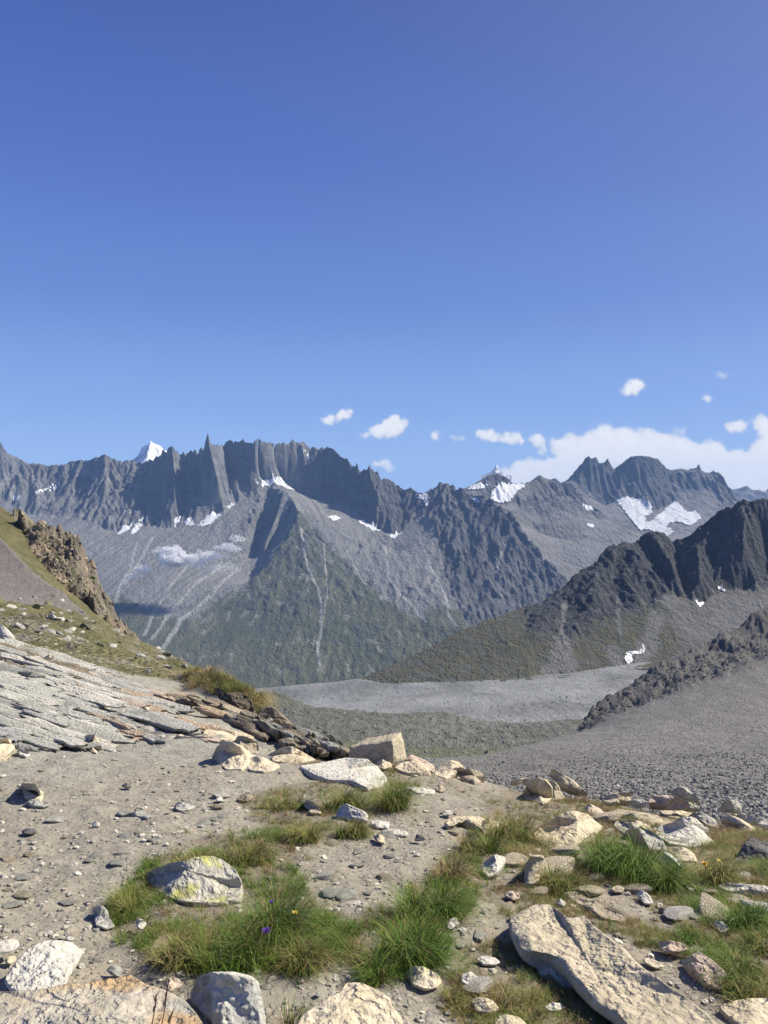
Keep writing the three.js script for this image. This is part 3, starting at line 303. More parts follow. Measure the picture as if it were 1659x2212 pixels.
// ------------------------------------------------------------------ scree slope on the right
const crestR = [[820, 1668, 250], [930, 1641, 270], [1060, 1626, 290], [1150, 1606, 310], [1240, 1586, 340], [1258, 1569, 365], [1276, 1543, 380], [1309, 1510, 390], [1357, 1485, 400], [1393, 1459, 410], [1455, 1426, 430], [1500, 1402, 440], [1539, 1379, 450], [1601, 1350, 460], [1659, 1315, 480], [1900, 1190, 520]];
const LR = [crestR, crestR.map(([x, y, d]) => [x, y + 90, d + 70]), [[820, 1800, 640], [1900, 1400, 640]],
  [[1240, 1588, 330], [1353, 1545, 330], [1455, 1504, 340], [1546, 1468, 350], [1659, 1424, 360], [1900, 1330, 380]],
  [[820, 1672, 170], [930, 1662, 165], [1240, 1655, 150], [1659, 1620, 130], [1900, 1590, 130]], [[820, 1740, 62], [930, 1730, 60], [1240, 1720, 58], [1659, 1740, 52], [1900, 1750, 52]], [[820, 1960, 24], [1900, 1960, 24]]];
const TR = new Terrain({ u0: 820, u1: 1900, nu: 420, d0: 22, d1: 660, nd: 330, log: true }).solve(LR);
const cragR = (u, d) => { const a = smooth(330, 352, d - (u - 1240) * .045) * smooth(1235, 1262, u); return a; };
TR.detail((x, z, y, sx, sz, u, d) => { const cr = cragR(u, d); return fbm2(x / 3, z / 9, 5) * lerp(.3, 2.2, cr) * smooth(20, 200, d) + fbm2(x / 20, z / 40, 4) * 4 * cr + (ridged2((x + z * .5) / 16, z / 60, 5) - .4) * 3.5 * cr + fbm2(x / 30, z / 80, 3) * 1.6 * smooth(40, 150, d); }, 2);
put('scree_slope', TR.geometry((x, z, y, ny, u, d) => {
  const n1 = fbm2(x / 40, z / 110, 4), n2 = fbm2(x / 5, z / 15, 4), n3 = noise2(x / .6, z / 1.6), cr = cragR(u, d + n2 * 14);
  return mul3(mix3([.178, .177, .168], [.085, .086, .086], cr * .8), 1 + n1 * .2 + n2 * .28 + n3 * .25);
}, 16, .35, 1), ground({ map: rubble.col, bumpMap: rubble.bump, bumpScale: .32 }), 'grey scree slope of broken stones rising to a dark rocky rib', 'scree slope', null, 'structure');

// ------------------------------------------------------------------ left hillside
const cragTop = [[-260, 1000, 200], [-100, 1050, 190], [-20, 1084, 182], [0, 1094, 180], [14, 1102, 178], [28, 1111, 176], [41.5, 1120, 174], [52, 1135, 172], [57, 1150, 170], [72, 1155, 168], [87, 1152, 166], [103, 1144, 163], [118, 1141, 160], [122, 1149, 160], [135, 1147, 158], [153, 1148, 155], [166, 1159, 153], [179, 1181, 151], [192, 1198, 149], [205, 1216, 147], [214, 1238, 146], [225, 1260, 144], [230, 1281, 143], [240, 1301, 141], [256, 1319, 138], [269, 1340, 135], [275, 1358, 133], [293, 1364, 130], [306, 1387, 126], [315, 1403, 122], [345, 1412, 100], [400, 1430, 75], [440, 1452, 60], [520, 1520, 45], [580, 1590, 38], [640, 1680, 34]];
const LL = [[[-260, 1352, 24], [0, 1362, 24], [150, 1388, 24], [250, 1412, 24], [330, 1436, 24], [380, 1462, 24], [430, 1520, 24], [640, 1720, 24]], [[430, 1500, 29], [640, 1700, 29]], [[-260, 1900, 238], [570, 1900, 238]], [[330, 1800, 200], [570, 1800, 200]], [[450, 1478, 80], [640, 1620, 80]], [[450, 1490, 120], [640, 1600, 120]], [[450, 1520, 170], [640, 1620, 170]], cragTop, cragTop.map(([x, y, d]) => [x, y + 130, d * 1.14 + 3]), cragTop.map(([x, y, d]) => [x, y + 420, d * 1.5 + 10]),
  [[28, 1113, 170], [55, 1152, 158], [66, 1182, 148], [98, 1223, 138], [140, 1269, 130], [175, 1296, 126], [219, 1335, 122], [273, 1379, 120], [312, 1402, 119]],
  [[153, 1150, 154], [150, 1190, 146], [168, 1240, 138], [200, 1290, 132], [240, 1340, 127]], [[118, 1143, 159], [118, 1190, 146], [135, 1240, 135]],
  [[-260, 1030, 150], [0, 1162, 122], [66, 1234, 112], [98, 1258, 109], [131, 1282, 107], [188, 1327, 104], [250, 1365, 102], [310, 1400, 100]],
  [[-260, 1250, 70], [0, 1290, 66], [60, 1305, 68], [110, 1312, 72], [160, 1322, 78], [190, 1332, 85]],
  [[-260, 1330, 30], [0, 1342, 32], [60, 1338, 34], [120, 1334, 37], [200, 1345, 40], [300, 1388, 45], [360, 1413, 46], [430, 1446, 40], [520, 1530, 33], [580, 1600, 29], [640, 1690, 27]],
  [[-260, 1375, 16], [0, 1378, 16.5], [150, 1412, 16.5], [250, 1436, 17], [350, 1452, 17], [420, 1470, 17], [500, 1545, 17], [640, 1760, 17]], [[-260, 1460, 11], [0, 1470, 11], [250, 1520, 11], [420, 1560, 11], [640, 1750, 11]]];
const TL = new Terrain({ u0: -260, u1: 570, nu: 305, d0: 10.5, d1: 240, nd: 420, log: true }).solve(LL);
const polyCrag = [[28, 170], [55, 157], [66, 147], [98, 137], [140, 129], [175, 125], [219, 121], [273, 119], [318, 118], [330, 140], [260, 160], [160, 180], [60, 190], [20, 190]];
const polyScreeL = [[-260, 155], [0, 123], [66, 113], [98, 110], [131, 108], [188, 104.5], [185, 86], [140, 76], [90, 72], [60, 69], [0, 67], [-260, 71]];
TL.detail((x, z, y, sx, sz, u, d) => { const cr = inPoly(u + noise2(x * .3, z * .3) * 4, d, polyCrag) ? 1 : 0, sc = inPoly(u, d, polyScreeL) ? .25 : 1; return (ridged2(x / 13, z / 17, 6) - .42) * 3.0 * cr + fbm2(x / 3.5, z / 5, 5) * 4.2 * cr + fbm2(x / 5, z / 5, 5) * .8 * sc * smooth(12, 45, d) + fbm2(x / .8, z / .8, 3) * .07; }, 2);
put('hillside', TL.geometry((x, z, y, ny, u, d) => {
  const n1 = fbm2(x / 14, z / 14, 4), n2 = fbm2(x / 2.6 + 9, z / 2.6, 4), n3 = noise2(x / .5, z / .5);
  const w = noise2(x / 4, z / 4) * 5;
  let c = mix3([.125, .118, .045], [.165, .145, .07], smooth(-.2, .35, n1 + n2 * .5)); c = mix3(c, [.085, .1, .032], smooth(0, .4, -n2) * .5);
  const bare = smooth(.05, .3, n2 + .12 * n3 + smooth(140, 20, u) * smooth(64, 40, d) * .35 - .06); c = mix3(c, [.2, .19, .16], bare * .6 * smooth(75, 55, d));
  if (inPoly(u + w, d + w * .25, polyScreeL)) c = mix3([.215, .198, .188], [.18, .168, .16], smooth(-.2, .3, n1));
  if (inPoly(u + w * .6, d, polyCrag)) { c = mix3([.27, .225, .165], [.17, .15, .125], smooth(-.15, .3, n1)); c = mix3(c, [.09, .085, .08], smooth(.05, .3, n2) * .7); c = mix3(c, [.1, .105, .05], smooth(.1, .3, n1) * smooth(.45, .75, ny) * .8); c = mix3(c, [.36, .3, .2], smooth(.1, .3, -n2) * .5); }
  return mul3(c, 1 + n2 * .25 + n3 * .2);
}, 7, .6, 1), ground({ map: rubble.col, bumpMap: rubble.bump, bumpScale: .22 }), 'left hillside of olive grass and grey scree under a crumbling brown crag', 'hillside', null, 'structure');

// ------------------------------------------------------------------ near ground
const X0 = -700, X1 = 2400, across = (vy, d) => [[X0, vy, d], [X1, vy, d]];
const LG = [across(2480, 2.02), across(2400, 2.15), across(2212, 2.55), [[X0, 2000, 3.2], [1100, 2000, 3.2], [X1, 1990, 3.25]], [[X0, 1850, 4.0], [950, 1850, 4.0], [1400, 1880, 3.95], [X1, 1900, 3.85]], [[X0, 1750, 4.85], [450, 1750, 4.85], [850, 1752, 4.8], [1000, 1752, 4.85]],
  [[X0, 1635, 6.6], [0, 1640, 6.5], [300, 1640, 6.5], [470, 1640, 6.4], [700, 1645, 6.4], [850, 1652, 6.4], [930, 1668, 6.5]],
  [[900, 1648, 7.2], [960, 1672, 7.0], [1040, 1690, 6.8], [1130, 1712, 6.5], [1270, 1730, 6.2], [1400, 1752, 6.0], [1520, 1770, 5.9], [1659, 1795, 5.7], [X1, 1880, 5.2]],
  [[1100, 1760, 5.2], [1300, 1790, 5.0], [1500, 1820, 4.8], [1659, 1845, 4.7], [X1, 1890, 4.4]],
  [[X0, 1600, 7.2], [0, 1614, 7.1], [170, 1618, 7.1], [350, 1592, 7.5], [480, 1585, 7.6]],
  [[X0, 1480, 9.2], [0, 1500, 8.9], [150, 1510, 8.9], [300, 1540, 8.7], [400, 1560, 8.5]],
  [[X0, 1360, 11.6], [0, 1388, 11.0], [80, 1400, 11.0], [150, 1416, 10.9], [250, 1456, 10.5], [330, 1494, 9.9], [365, 1520, 9.4]],
  [[X0, 1380, 12.6], [0, 1402, 12.4], [150, 1428, 12.4], [250, 1462, 12], [350, 1475, 11.8]],
  [[400, 1470, 11.2], [392, 1500, 10.2], [430, 1545, 9.0], [500, 1602, 7.7]], [[440, 1500, 10.2], [480, 1545, 9.1], [530, 1590, 8.1]],
  [[395, 1455, 11.5], [430, 1450, 11.1], [470, 1455, 10.7], [500, 1466, 10.4], [530, 1482, 10.2], [560, 1508, 9.9], [575, 1540, 9.6]], [[470, 1522, 9.75], [510, 1545, 9.4], [545, 1570, 9.1]],
  [[560, 1575, 9.0], [620, 1580, 8.9], [680, 1604, 8.3], [740, 1634, 7.6], [760, 1645, 7.3]], [[540, 1600, 8.0], [620, 1625, 7.4], [700, 1645, 6.9]],
  [[395, 1500, 12.6], [470, 1500, 11.8], [560, 1560, 10.9], [640, 1640, 10.0], [740, 1700, 9.0], [850, 1720, 8.6], [960, 1745, 8.2], [1130, 1790, 7.7], [1300, 1810, 7.3], [1500, 1850, 7.0], [1659, 1880, 6.8], [X1, 1960, 6.2]],
  [[X0, 1500, 16], [300, 1560, 16], [600, 1700, 16], [900, 1840, 16], [1300, 1920, 16], [X1, 2020, 16]]];
const TG = new Terrain({ u0: X0, u1: X1, nu: 640, d0: 1.7, d1: 16.5, nd: 430, log: true }).solve(LG);
TG.detail((x, z, y, sx, sz, u, d) => fbm2(x / .9, z / .9, 3) * .05 + fbm2(x / .16 + 5, z / .16, 3) * .016 + (ridged2(x / .35, z / .35, 3) - .4) * .012, 2);
const gp = (x, y) => TG.pick(x, y);
const gpc = (x, y) => { const lim = x < 760 ? 12.5 : 7.6; let q = gp(x, y); for (let k = 0; k < 60 && (!q.hit || q.d > lim); k++) q = gp(x, y += 4); return q; };
const worldPoly = (P) => P.map(([x, y]) => { const p = gp(x, y).p; return [p.x, p.z]; });
const ZONES = [   // outline, plants per square unit, height in m, mix of [green, olive, straw, rust]
  { P: [[230, 1960], [290, 1890], [340, 1845], [480, 1800], [640, 1785], [665, 1850], [640, 1900], [700, 1960], [760, 2000], [800, 2080], [640, 2125], [560, 2095], [420, 2100], [290, 2060], [245, 2010]], n: 760, h: .075, m: [.66, .22, .07, .05] },
  { P: [[700, 2020], [860, 1955], [940, 1870], [1010, 1800], [1060, 1735], [1150, 1790], [1090, 1880], [1020, 1950], [960, 2030], [900, 2095], [760, 2095]], n: 640, h: .075, m: [.66, .2, .05, .09] },
  { P: [[520, 1725], [640, 1692], [760, 1690], [830, 1705], [790, 1765], [690, 1805], [600, 1822], [545, 1765]], n: 260, h: .06, m: [.25, .4, .25, .1] },
  { P: [[800, 1690], [860, 1650], [905, 1705], [870, 1755], [800, 1765]], n: 130, h: .075, m: [.45, .3, .15, .1] },
  { P: [[1050, 1745], [1200, 1715], [1320, 1728], [1660, 1800], [1750, 1850], [1750, 1930], [1560, 1900], [1400, 1920], [1250, 1915], [1130, 1910], [1100, 1850]], n: 1300, h: .062, m: [.22, .28, .22, .28] },
  { P: [[1320, 1880], [1470, 1850], [1780, 1880], [1780, 2160], [1600, 2100], [1480, 2020], [1390, 1960]], n: 1050, h: .065, m: [.6, .28, .07, .05] },
  { P: [[980, 2050], [1090, 2030], [1180, 2070], [1400, 2230], [1100, 2260], [960, 2190]], n: 420, h: .055, m: [.3, .3, .2, .2] },
  { P: [[1030, 1930], [1120, 1900], [1260, 1940], [1400, 1990], [1520, 2080], [1420, 2060], [1250, 1980], [1100, 1990]], n: 600, h: .05, m: [.2, .3, .25, .25] },
  { P: [[1480, 2060], [1560, 2060], [1680, 2150], [1680, 2200], [1560, 2150]], n: 130, h: .1, m: [.45, .35, .15, .05] },
  { P: [[850, 1660], [960, 1680], [1100, 1725], [1050, 1745], [960, 1710], [880, 1690]], n: 90, h: .05, m: [.05, .25, .45, .25] },
  { P: [[0, 1385], [70, 1378], [140, 1405], [120, 1422], [40, 1410], [0, 1402]], n: 110, h: .13, m: [.05, .3, .5, .15] },
  { P: [[255, 1450], [300, 1462], [360, 1470], [395, 1468], [380, 1450], [300, 1440]], n: 60, h: .1, m: [.1, .35, .45, .1] },
  { P: [[395, 1455], [440, 1446], [500, 1460], [545, 1488], [578, 1535], [560, 1540], [520, 1515], [470, 1500], [420, 1478]], n: 420, h: .15, m: [.16, .3, .44, .1] },
  { P: [[610, 1625], [700, 1640], [690, 1655], [600, 1650]], n: 40, h: .05, m: [.0, .25, .3, .45] },
  { P: [[1480, 1790], [1659, 1800], [1700, 1850], [1560, 1850], [1500, 1820]], n: 700, h: .08, m: [.08, .17, .2, .55] },
  { P: [[1200, 1715], [1330, 1730], [1440, 1760], [1420, 1790], [1300, 1770], [1210, 1745]], n: 170, h: .07, m: [.05, .25, .3, .4] },
].map((z) => ({ ...z, w: worldPoly(z.P) }));
const POUT = worldPoly([[-300, 1370], [0, 1386], [150, 1414], [260, 1458], [345, 1500], [400, 1560], [480, 1590], [350, 1597], [170, 1622], [0, 1618], [-300, 1606]]);
const grassAt = (x, z) => { let m = 0; for (const q of ZONES) if (inPoly(x, z, q.w)) m = Math.max(m, q.n > 150 ? 1 : .5); return m; };
const gravelTex = (() => { const r = rngOf(5), n = 1024, H = new Float32Array(n * n).fill(0), C = new Float32Array(n * n).fill(.86);
  const f = tiled((u, v) => fbm2(u * 9, v * 9, 6)); for (let j = 0; j < n; j++) for (let i = 0; i < n; i++) { const q = f(i / n, j / n); H[j * n + i] = .25 + q * .22; C[j * n + i] = .84 + q * .3 + (r() - .5) * .12; }
  for (let k = 0; k < 5200; k++) { const s = Math.pow(r(), 5) * 13 + 1.6, e = .5 + r() * .5, a = r() * 3.14, cx = r() * n, cy = r() * n, t = .62 + r() * .5, ca = Math.cos(a), sa = Math.sin(a); for (let y = -s; y <= s; y++) for (let x = -s; x <= s; x++) { const p = (x * ca + y * sa) / s, q = (-x * sa + y * ca) / (s * e), w = Math.abs(p) ** 2.6 + Math.abs(q) ** 2.6; if (w < 1) { const o = ((Math.floor(cy + y) + n) % n) * n + (Math.floor(cx + x) + n) % n; H[o] = Math.max(H[o], .35 + .028 * s * (1 - w * .6)); C[o] = t; } } }
  const col = noiseTexture(n, (u, v) => { const c = C[Math.floor(v * n) * n + Math.floor(u * n)]; return [c, c * .99, c * .97]; }); const bump = noiseTexture(n, (u, v) => { const c = H[Math.floor(v * n) * n + Math.floor(u * n)]; return [c, c, c]; }); return { col, bump }; })();
const GROUNDMAT = ground({ map: gravelTex.col, bumpMap: gravelTex.bump, bumpScale: .014 });
put('ground', TG.geometry((x, z, y, ny, u, d) => {
  const n1 = fbm2(x / .8, z / .8, 4), n2 = fbm2(x / .12 + 9, z / .12, 3), n3 = noise2(x / .03, z / .03), g = grassAt(x + n2 * .1, z + n1 * .1);
  let c = mix3([.305, .28, .225], [.272, .255, .21], smooth(-.2, .3, n1)); c = mix3(c, [.3, .3, .262], smooth(5.2, 6.8, d + n1) * smooth(700, 500, u) * .75); c = mix3(c, [.265, .225, .18], smooth(900, 1050, u) * smooth(.0, .3, n2 + .1) * .5);
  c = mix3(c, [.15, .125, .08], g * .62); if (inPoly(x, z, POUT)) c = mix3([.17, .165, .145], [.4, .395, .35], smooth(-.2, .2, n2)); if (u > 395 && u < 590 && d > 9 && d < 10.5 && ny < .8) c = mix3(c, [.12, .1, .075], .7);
  return mul3(c, 1 + n1 * .2 + n2 * .22 + n3 * .14);
}, 1.25), GROUNDMAT, 'bare grey brown path ground strewn with stone chips between grass', 'ground', null, 'structure');

// ------------------------------------------------------------------ stone
const grain = (() => { const n = 512, f = tiled((u, v) => fbm2(u * 14, v * 14, 6)), g = tiled((u, v) => ridged2(u * 6 + 3, v * 6, 5)); const A = noiseTexture(n, (u, v) => { const q = f(u, v), r = g(u, v), c = .86 + q * .38 - smooth(.62, .85, r) * .14; return [c, c, c * .985]; }), B = noiseTexture(n, (u, v) => { const c = .5 + f(u, v) * .65 - smooth(.55, .8, g(u, v)) * .3; return [c, c, c]; }); return { A, B }; })();
const STONE = new THREE.MeshStandardMaterial({ vertexColors: true, roughness: .92, map: grain.A, bumpMap: grain.B, bumpScale: .02, side: THREE.DoubleSide });
const TONE = {   // base, second tone, patch scale, dark specks, lichen
  cream: [[.56, .48, .345], [.63, .555, .42], .25, .25, .1], white: [[.54, .52, .46], [.61, .59, .53], .2, .12, .04], grey: [[.40, .40, .365], [.5, .495, .45], .25, .45, .05], dark: [[.075, .075, .072], [.13, .13, .125], .12, .3, .1],
  pink: [[.47, .37, .30], [.54, .45, .37], .15, .35, .05], lichen: [[.42, .41, .36], [.5, .48, .42], .12, .55, .75], warm: [[.43, .38, .28], [.5, .44, .33], .2, .5, .12], greenish: [[.40, .41, .355], [.52, .52, .46], .3, .35, .05], tan: [[.36, .31, .23], [.43, .37, .28], .2, .4, .1], schist: [[.25, .26, .24], [.38, .385, .35], .15, .5, .05], rust: [[.42, .30, .205], [.48, .39, .29], .2, .4, .05], brown: [[.19, .16, .12], [.3, .255, .19], .12, .55, .1], earth: [[.10, .083, .063], [.15, .125, .095], .08, .5, 0], mixed: [[.40, .36, .29], [.50, .46, .38], .3, .2, .05],
};
function dress(g, tone, seed, S = 1) {
  g.computeVertexNormals();
  const P = g.attributes.position, n = P.count, C = new Float32Array(n * 3), [a, b, sc, sp, li] = TONE[tone], o = seed * 13.7;
  for (let i = 0; i < n; i++) {
    const x = P.getX(i) + o, y = P.getY(i), z = P.getZ(i) - o, q = fbm3(x / sc, y / sc, z / sc, 4), r = fbm3(x / .035, y / .035, z / .035, 2), k = fbm3(x / .09 + 4, y / .09, z / .09, 3);
    let c = mix3(a, b, smooth(-.25, .25, q)); c = mix3(c, mul3(a, .42), smooth(.2, .42, k) * sp); c = mix3(c, tone === 'dark' ? [.3, .3, .27] : [.42, .43, .09], smooth(.1, .3, fbm3(x / .11 - 9, y / .11, z / .11, 3)) * li);
    if (tone === 'mixed') c = mix3(c, [.46, .30, .14], smooth(.08, .3, fbm3(x / .3 + 2, y / .3, z / .3, 3)) * .75), c = mix3(c, [.27, .275, .27], smooth(.1, .32, fbm3(x / .25 - 6, y / .25, z / .25, 3)) * .7);
    c = mix3(c, mul3(a, .35), smooth(.965, .995, 1 - Math.abs(noise3(x / .16 + q * .8, y / .16, z / .16))) * .22); c = mul3(c, 1 + r * .3 + k * .12); C[i * 3] = c[0]; C[i * 3 + 1] = c[1]; C[i * 3 + 2] = c[2];
  }
  g.setAttribute('color', new THREE.BufferAttribute(C, 3));
  const f = g.toNonIndexed(), p = f.attributes.position, N = f.attributes.normal, U = new Float32Array(p.count * 2), s = .45;
  for (let t = 0; t < p.count; t += 3) { const ax = Math.abs(N.getX(t) + N.getX(t + 1) + N.getX(t + 2)), ay = Math.abs(N.getY(t) + N.getY(t + 1) + N.getY(t + 2)), az = Math.abs(N.getZ(t) + N.getZ(t + 1) + N.getZ(t + 2)); for (let k = t; k < t + 3; k++) { const x = p.getX(k) + o, y = p.getY(k), z = p.getZ(k); U[k * 2] = (ay > ax && ay > az ? x : ax > az ? z : x) / s; U[k * 2 + 1] = (ay > ax && ay > az ? z : y) / s; } }
  f.setAttribute('uv', new THREE.BufferAttribute(U, 2)); return f;
}
let seedNo = 1;
// a stone whose upper side has the given outline; it leans back from its foot and has a full underside
function stoneShape(pts, o = {}) {
  const seed = o.seed ?? seedNo++, r = rngOf(seed * 7919), foot = pts.reduce((a, b) => (b[1] > a[1] ? b : a)), fd = (o.d ?? gpc(foot[0], Math.min(foot[1], 2420)).d);
  const xs = pts.map((p) => p[0]), wid = (Math.max(...xs) - Math.min(...xs)) / F * fd, lie = o.lie ?? .6, lim = fd + wid * 1.1;
  const foots = (x) => { let b = -1e9; for (let i = 0; i < pts.length; i++) { const A = pts[i], B = pts[(i + 1) % pts.length]; if (x >= Math.min(A[0], B[0]) - .01 && x <= Math.max(A[0], B[0]) + .01) { const t = Math.abs(B[0] - A[0]) < .02 ? 1 : (x - A[0]) / (B[0] - A[0]); b = Math.max(b, lerp(A[1], B[1], t), Math.abs(B[0] - A[0]) < .02 ? Math.max(A[1], B[1]) : -1e9); } } return b; };
  const R = pts.map(([x, y]) => { if (o.d) return W(x, y, o.d + (foot[1] - y) / F * o.d * lie); const f = gpc(x, Math.min(foots(x), 2420)).d, q = gp(x, Math.min(y, 2420)); let d = q.hit && q.d < 12.5 ? q.d : lim; d = Math.min(d, f + wid * (o.deep ?? 1.4)); d = lerp(Math.min(f, d), d, lie); return W(x, y, d * (1 - (o.lift ?? .012))); });
  const curve = new THREE.CatmullRomCurve3(R, true, 'catmullrom', o.round ?? .14), per = curve.getLength(), ns = clamp(Math.round(per / fd * F / 5), 24, 220), O = curve.getSpacedPoints(ns).slice(0, ns);
  const c = V3(0, 0, 0); O.forEach((p) => c.add(p)); c.divideScalar(ns); if (o.c) { const q = o.c; c.copy(W(q[0], q[1], c.z * -1)); }
  const nrm = V3(0, 0, 0); for (let i = 0; i < ns; i++) { const a = O[i].clone().sub(c), b = O[(i + 1) % ns].clone().sub(c); nrm.add(a.cross(b)); } nrm.normalize(); if (nrm.dot(c.clone().negate()) < 0) nrm.negate();
  const rad = O.reduce((s, p) => s + p.distanceTo(c), 0) / ns, H = rad * (o.bulge ?? .3), rough = (o.rough ?? .06) * rad, nr = clamp(Math.round(ns / 5), 6, 40), thick = (o.thick ?? .5) * rad, down = nrm.clone().negate().lerp(V3(0, -1, -.25), .6).normalize();
  const P = [], flat = o.flat ?? .5, fs = o.freq ?? 2.2;
  const planes = [...Array(o.facets ?? 7)].map(() => { const a = r() * 6.28, k = .5 + r() * .7; return [Math.cos(a) * k, Math.sin(a) * k, .55 + r() * .5]; });
  const tx = O[0].clone().sub(c).normalize(), ty = nrm.clone().cross(tx);
  const disp = (p, e) => { const x = p.x / rad * fs + seed * 3.1, y = p.y / rad * fs, z = p.z / rad * fs; return (fbm3(x, y, z, 5) * 1.5 - Math.max(0, ridgedish(x * 1.3, y * 1.3, z * 1.3) - .55) * 1.3) * rough * e; };
  const push = (p) => P.push(p.x, p.y, p.z);
  for (let k = 1; k <= nr; k++) { const t = k / nr; for (let i = 0; i < ns; i++) { const p = c.clone().lerp(O[i], t), q = p.clone().sub(c), a = q.dot(tx) / rad, b = q.dot(ty) / rad; let h = lerp(Math.sqrt(Math.max(0, 1 - t * t)), 1 - Math.pow(t, 7), flat); for (const f of planes) h = Math.min(h, (f[2] - a * f[0] - b * f[1]) / .8); h = Math.max(h, -.05); p.addScaledVector(nrm, h * H * (t < 1 ? 1 : 0)); p.addScaledVector(nrm, disp(p, lerp(1, .25, Math.pow(t, 8)))); push(p); } }
  const cen = c.clone().addScaledVector(nrm, Math.min(1, ...planes.map((f) => f[2] / .8)) * H); cen.addScaledVector(nrm, disp(cen, 1)); 
  const nb = 6; for (let k = 1; k <= nb; k++) { const s = k / nb, t = 1 - Math.pow(s, 3) * .92; for (let i = 0; i < ns; i++) { const p = c.clone().lerp(O[i], t + (s < .6 ? .02 : 0)).addScaledVector(down, thick * Math.pow(s, .75)); p.addScaledVector(q2(p, seed), rough * .7 * (s > 0 ? 1 : 0)); push(p); } }
  const ic = P.length / 3; push(cen); push(c.clone().addScaledVector(down, thick));
  const I = []; for (let i = 0; i < ns; i++) { const j = (i + 1) % ns; I.push(ic, i, j); for (let k = 0; k < nr + nb - 1; k++) { const a = k * ns + i, b = k * ns + j; I.push(a, a + ns, b, b, a + ns, b + ns); } const l = (nr + nb - 1) * ns; I.push(ic + 1, l + j, l + i); }
  const g = new THREE.BufferGeometry(); g.setAttribute('position', new THREE.Float32BufferAttribute(P, 3)); g.setIndex(I);
  return { g, seed };
}
function ridgedish(x, y, z) { return 1 - Math.abs(noise3(x, y, z)); }
function q2(p, s) { return V3(noise3(p.x * 9 + s, p.y * 9, p.z * 9), noise3(p.x * 9, p.y * 9 + s, p.z * 9) * .6, noise3(p.x * 9, p.y * 9, p.z * 9 + s)); }
// a block given by its eight corners: front bl br tr tl, back bl br tr tl
function blockShape(K, o = {}) {
  const seed = o.seed ?? seedNo++, n = o.n ?? 26, q = K.map((k) => W(...k)), P = [], I = []; const size = q[0].distanceTo(q[6]);
  const faces = [[0, 1, 2, 3], [1, 5, 6, 2], [5, 4, 7, 6], [4, 0, 3, 7], [3, 2, 6, 7], [4, 5, 1, 0]], cen = V3(0, 0, 0); q.forEach((p) => cen.addScaledVector(p, 1 / 8));
  for (const f of faces) { const b = P.length / 3; for (let j = 0; j <= n; j++) for (let i = 0; i <= n; i++) { const u = i / n, v = j / n, p = q[f[0]].clone().lerp(q[f[1]], u).lerp(q[f[3]].clone().lerp(q[f[2]], u), v); const e = Math.min(u, 1 - u, v, 1 - v); p.lerp(cen, .05 * Math.pow(1 - Math.min(1, e * 7), 2)); const w = p.clone().multiplyScalar(5 / (size + .2)); p.addScaledVector(V3(fbm3(w.x * 2 + seed, w.y * 2, w.z * 2, 4), fbm3(w.x * 2, w.y * 2 + seed, w.z * 2, 4), fbm3(w.x * 2, w.y * 2, w.z * 2 - seed, 4)), size * (o.rough ?? .05)); P.push(p.x, p.y, p.z); }
    for (let j = 0; j < n; j++) for (let i = 0; i < n; i++) { const a = b + j * (n + 1) + i; I.push(a, a + 1, a + n + 1, a + 1, a + n + 2, a + n + 1); } }
  let g = new THREE.BufferGeometry(); g.setAttribute('position', new THREE.Float32BufferAttribute(P, 3)); g.setIndex(I); g = mergeVertices(g, 1e-4); return { g, seed };
}
function based(geo, name, label, cat, group) { geo.computeBoundingBox(); const b = geo.boundingBox, x = (b.min.x + b.max.x) / 2, y = b.min.y, z = (b.min.z + b.max.z) / 2; geo.translate(-x, -y, -z); const m = put(name, geo, STONE, label, cat, group, 'thing'); m.position.set(x, y, z); return m; }
const stone = (name, tone, label, pts, o = {}) => { const { g, seed } = stoneShape(pts, o); return based(dress(g, tone, seed), name, label, o.cat ?? name.replace(/_/g, ' '), o.group); };
const block = (name, tone, label, K, o = {}) => { const { g, seed } = blockShape(K, o); return based(dress(g, tone, seed), name, label, o.cat ?? name.replace(/_/g, ' ')); };
const cs = (x0, y0, k) => (...a) => { const o = []; for (let i = 0; i < a.length; i += 2) o.push([x0 + a[i] * k, y0 + a[i + 1] * k]); return o; };
const A1 = cs(0, 1520.6, .36456), A2 = cs(432, 1520.6, .36456), A3 = cs(1054, 1607, .36456), A4 = cs(0, 1866, .2917), A5 = cs(397, 1866, .36456), A6 = cs(1002, 1866, .3958);

// --- big stones and boulders, one by one
{
  const f = 6.75, k = (x, y, d) => [432 + x * .36456, 1520.6 + y * .36456, d];
  block('boulder', 'warm', 'cream wedge shaped boulder with shaded front standing on the crest edge', [k(866, 350, f + .2), k(1152, 352, f - .12), k(1140, 214, f - .1), k(882, 254, f + .22), k(905, 345, f + .62), k(1236, 335, f + .25), k(1198, 165, f + .28), k(975, 203, f + .55)], { rough: .028, n: 34 });
  const h = 4.25, m = (x, y, d) => [1054 + x * .36456, 1607 + y * .36456, d];
  block('boulder', 'dark', 'dark grey boulder with a pale lit top at the right edge of the photo', [m(1445, 720, h), m(1660, 810, h - .12), m(1720, 655, h - .06), m(1520, 585, h + .12), m(1490, 700, h + .5), m(1800, 760, h + .4), m(1800, 590, h + .4), m(1555, 562, h + .42)], { rough: .05, n: 30 });
}
const ST = (...a) => stone('stone', ...a), SL = (...a) => stone('rock_slab', ...a), BO = (...a) => stone('boulder', ...a);
SL('white', 'broad pale flat slab below the wedge boulder in the middle', A2(590, 370, 720, 345, 860, 318, 990, 325, 1050, 370, 1105, 435, 1080, 470, 990, 492, 890, 455, 760, 450, 660, 412), { lie: .93, bulge: .06, thick: .35, lift: .02, rough: .025, flat: .9 });
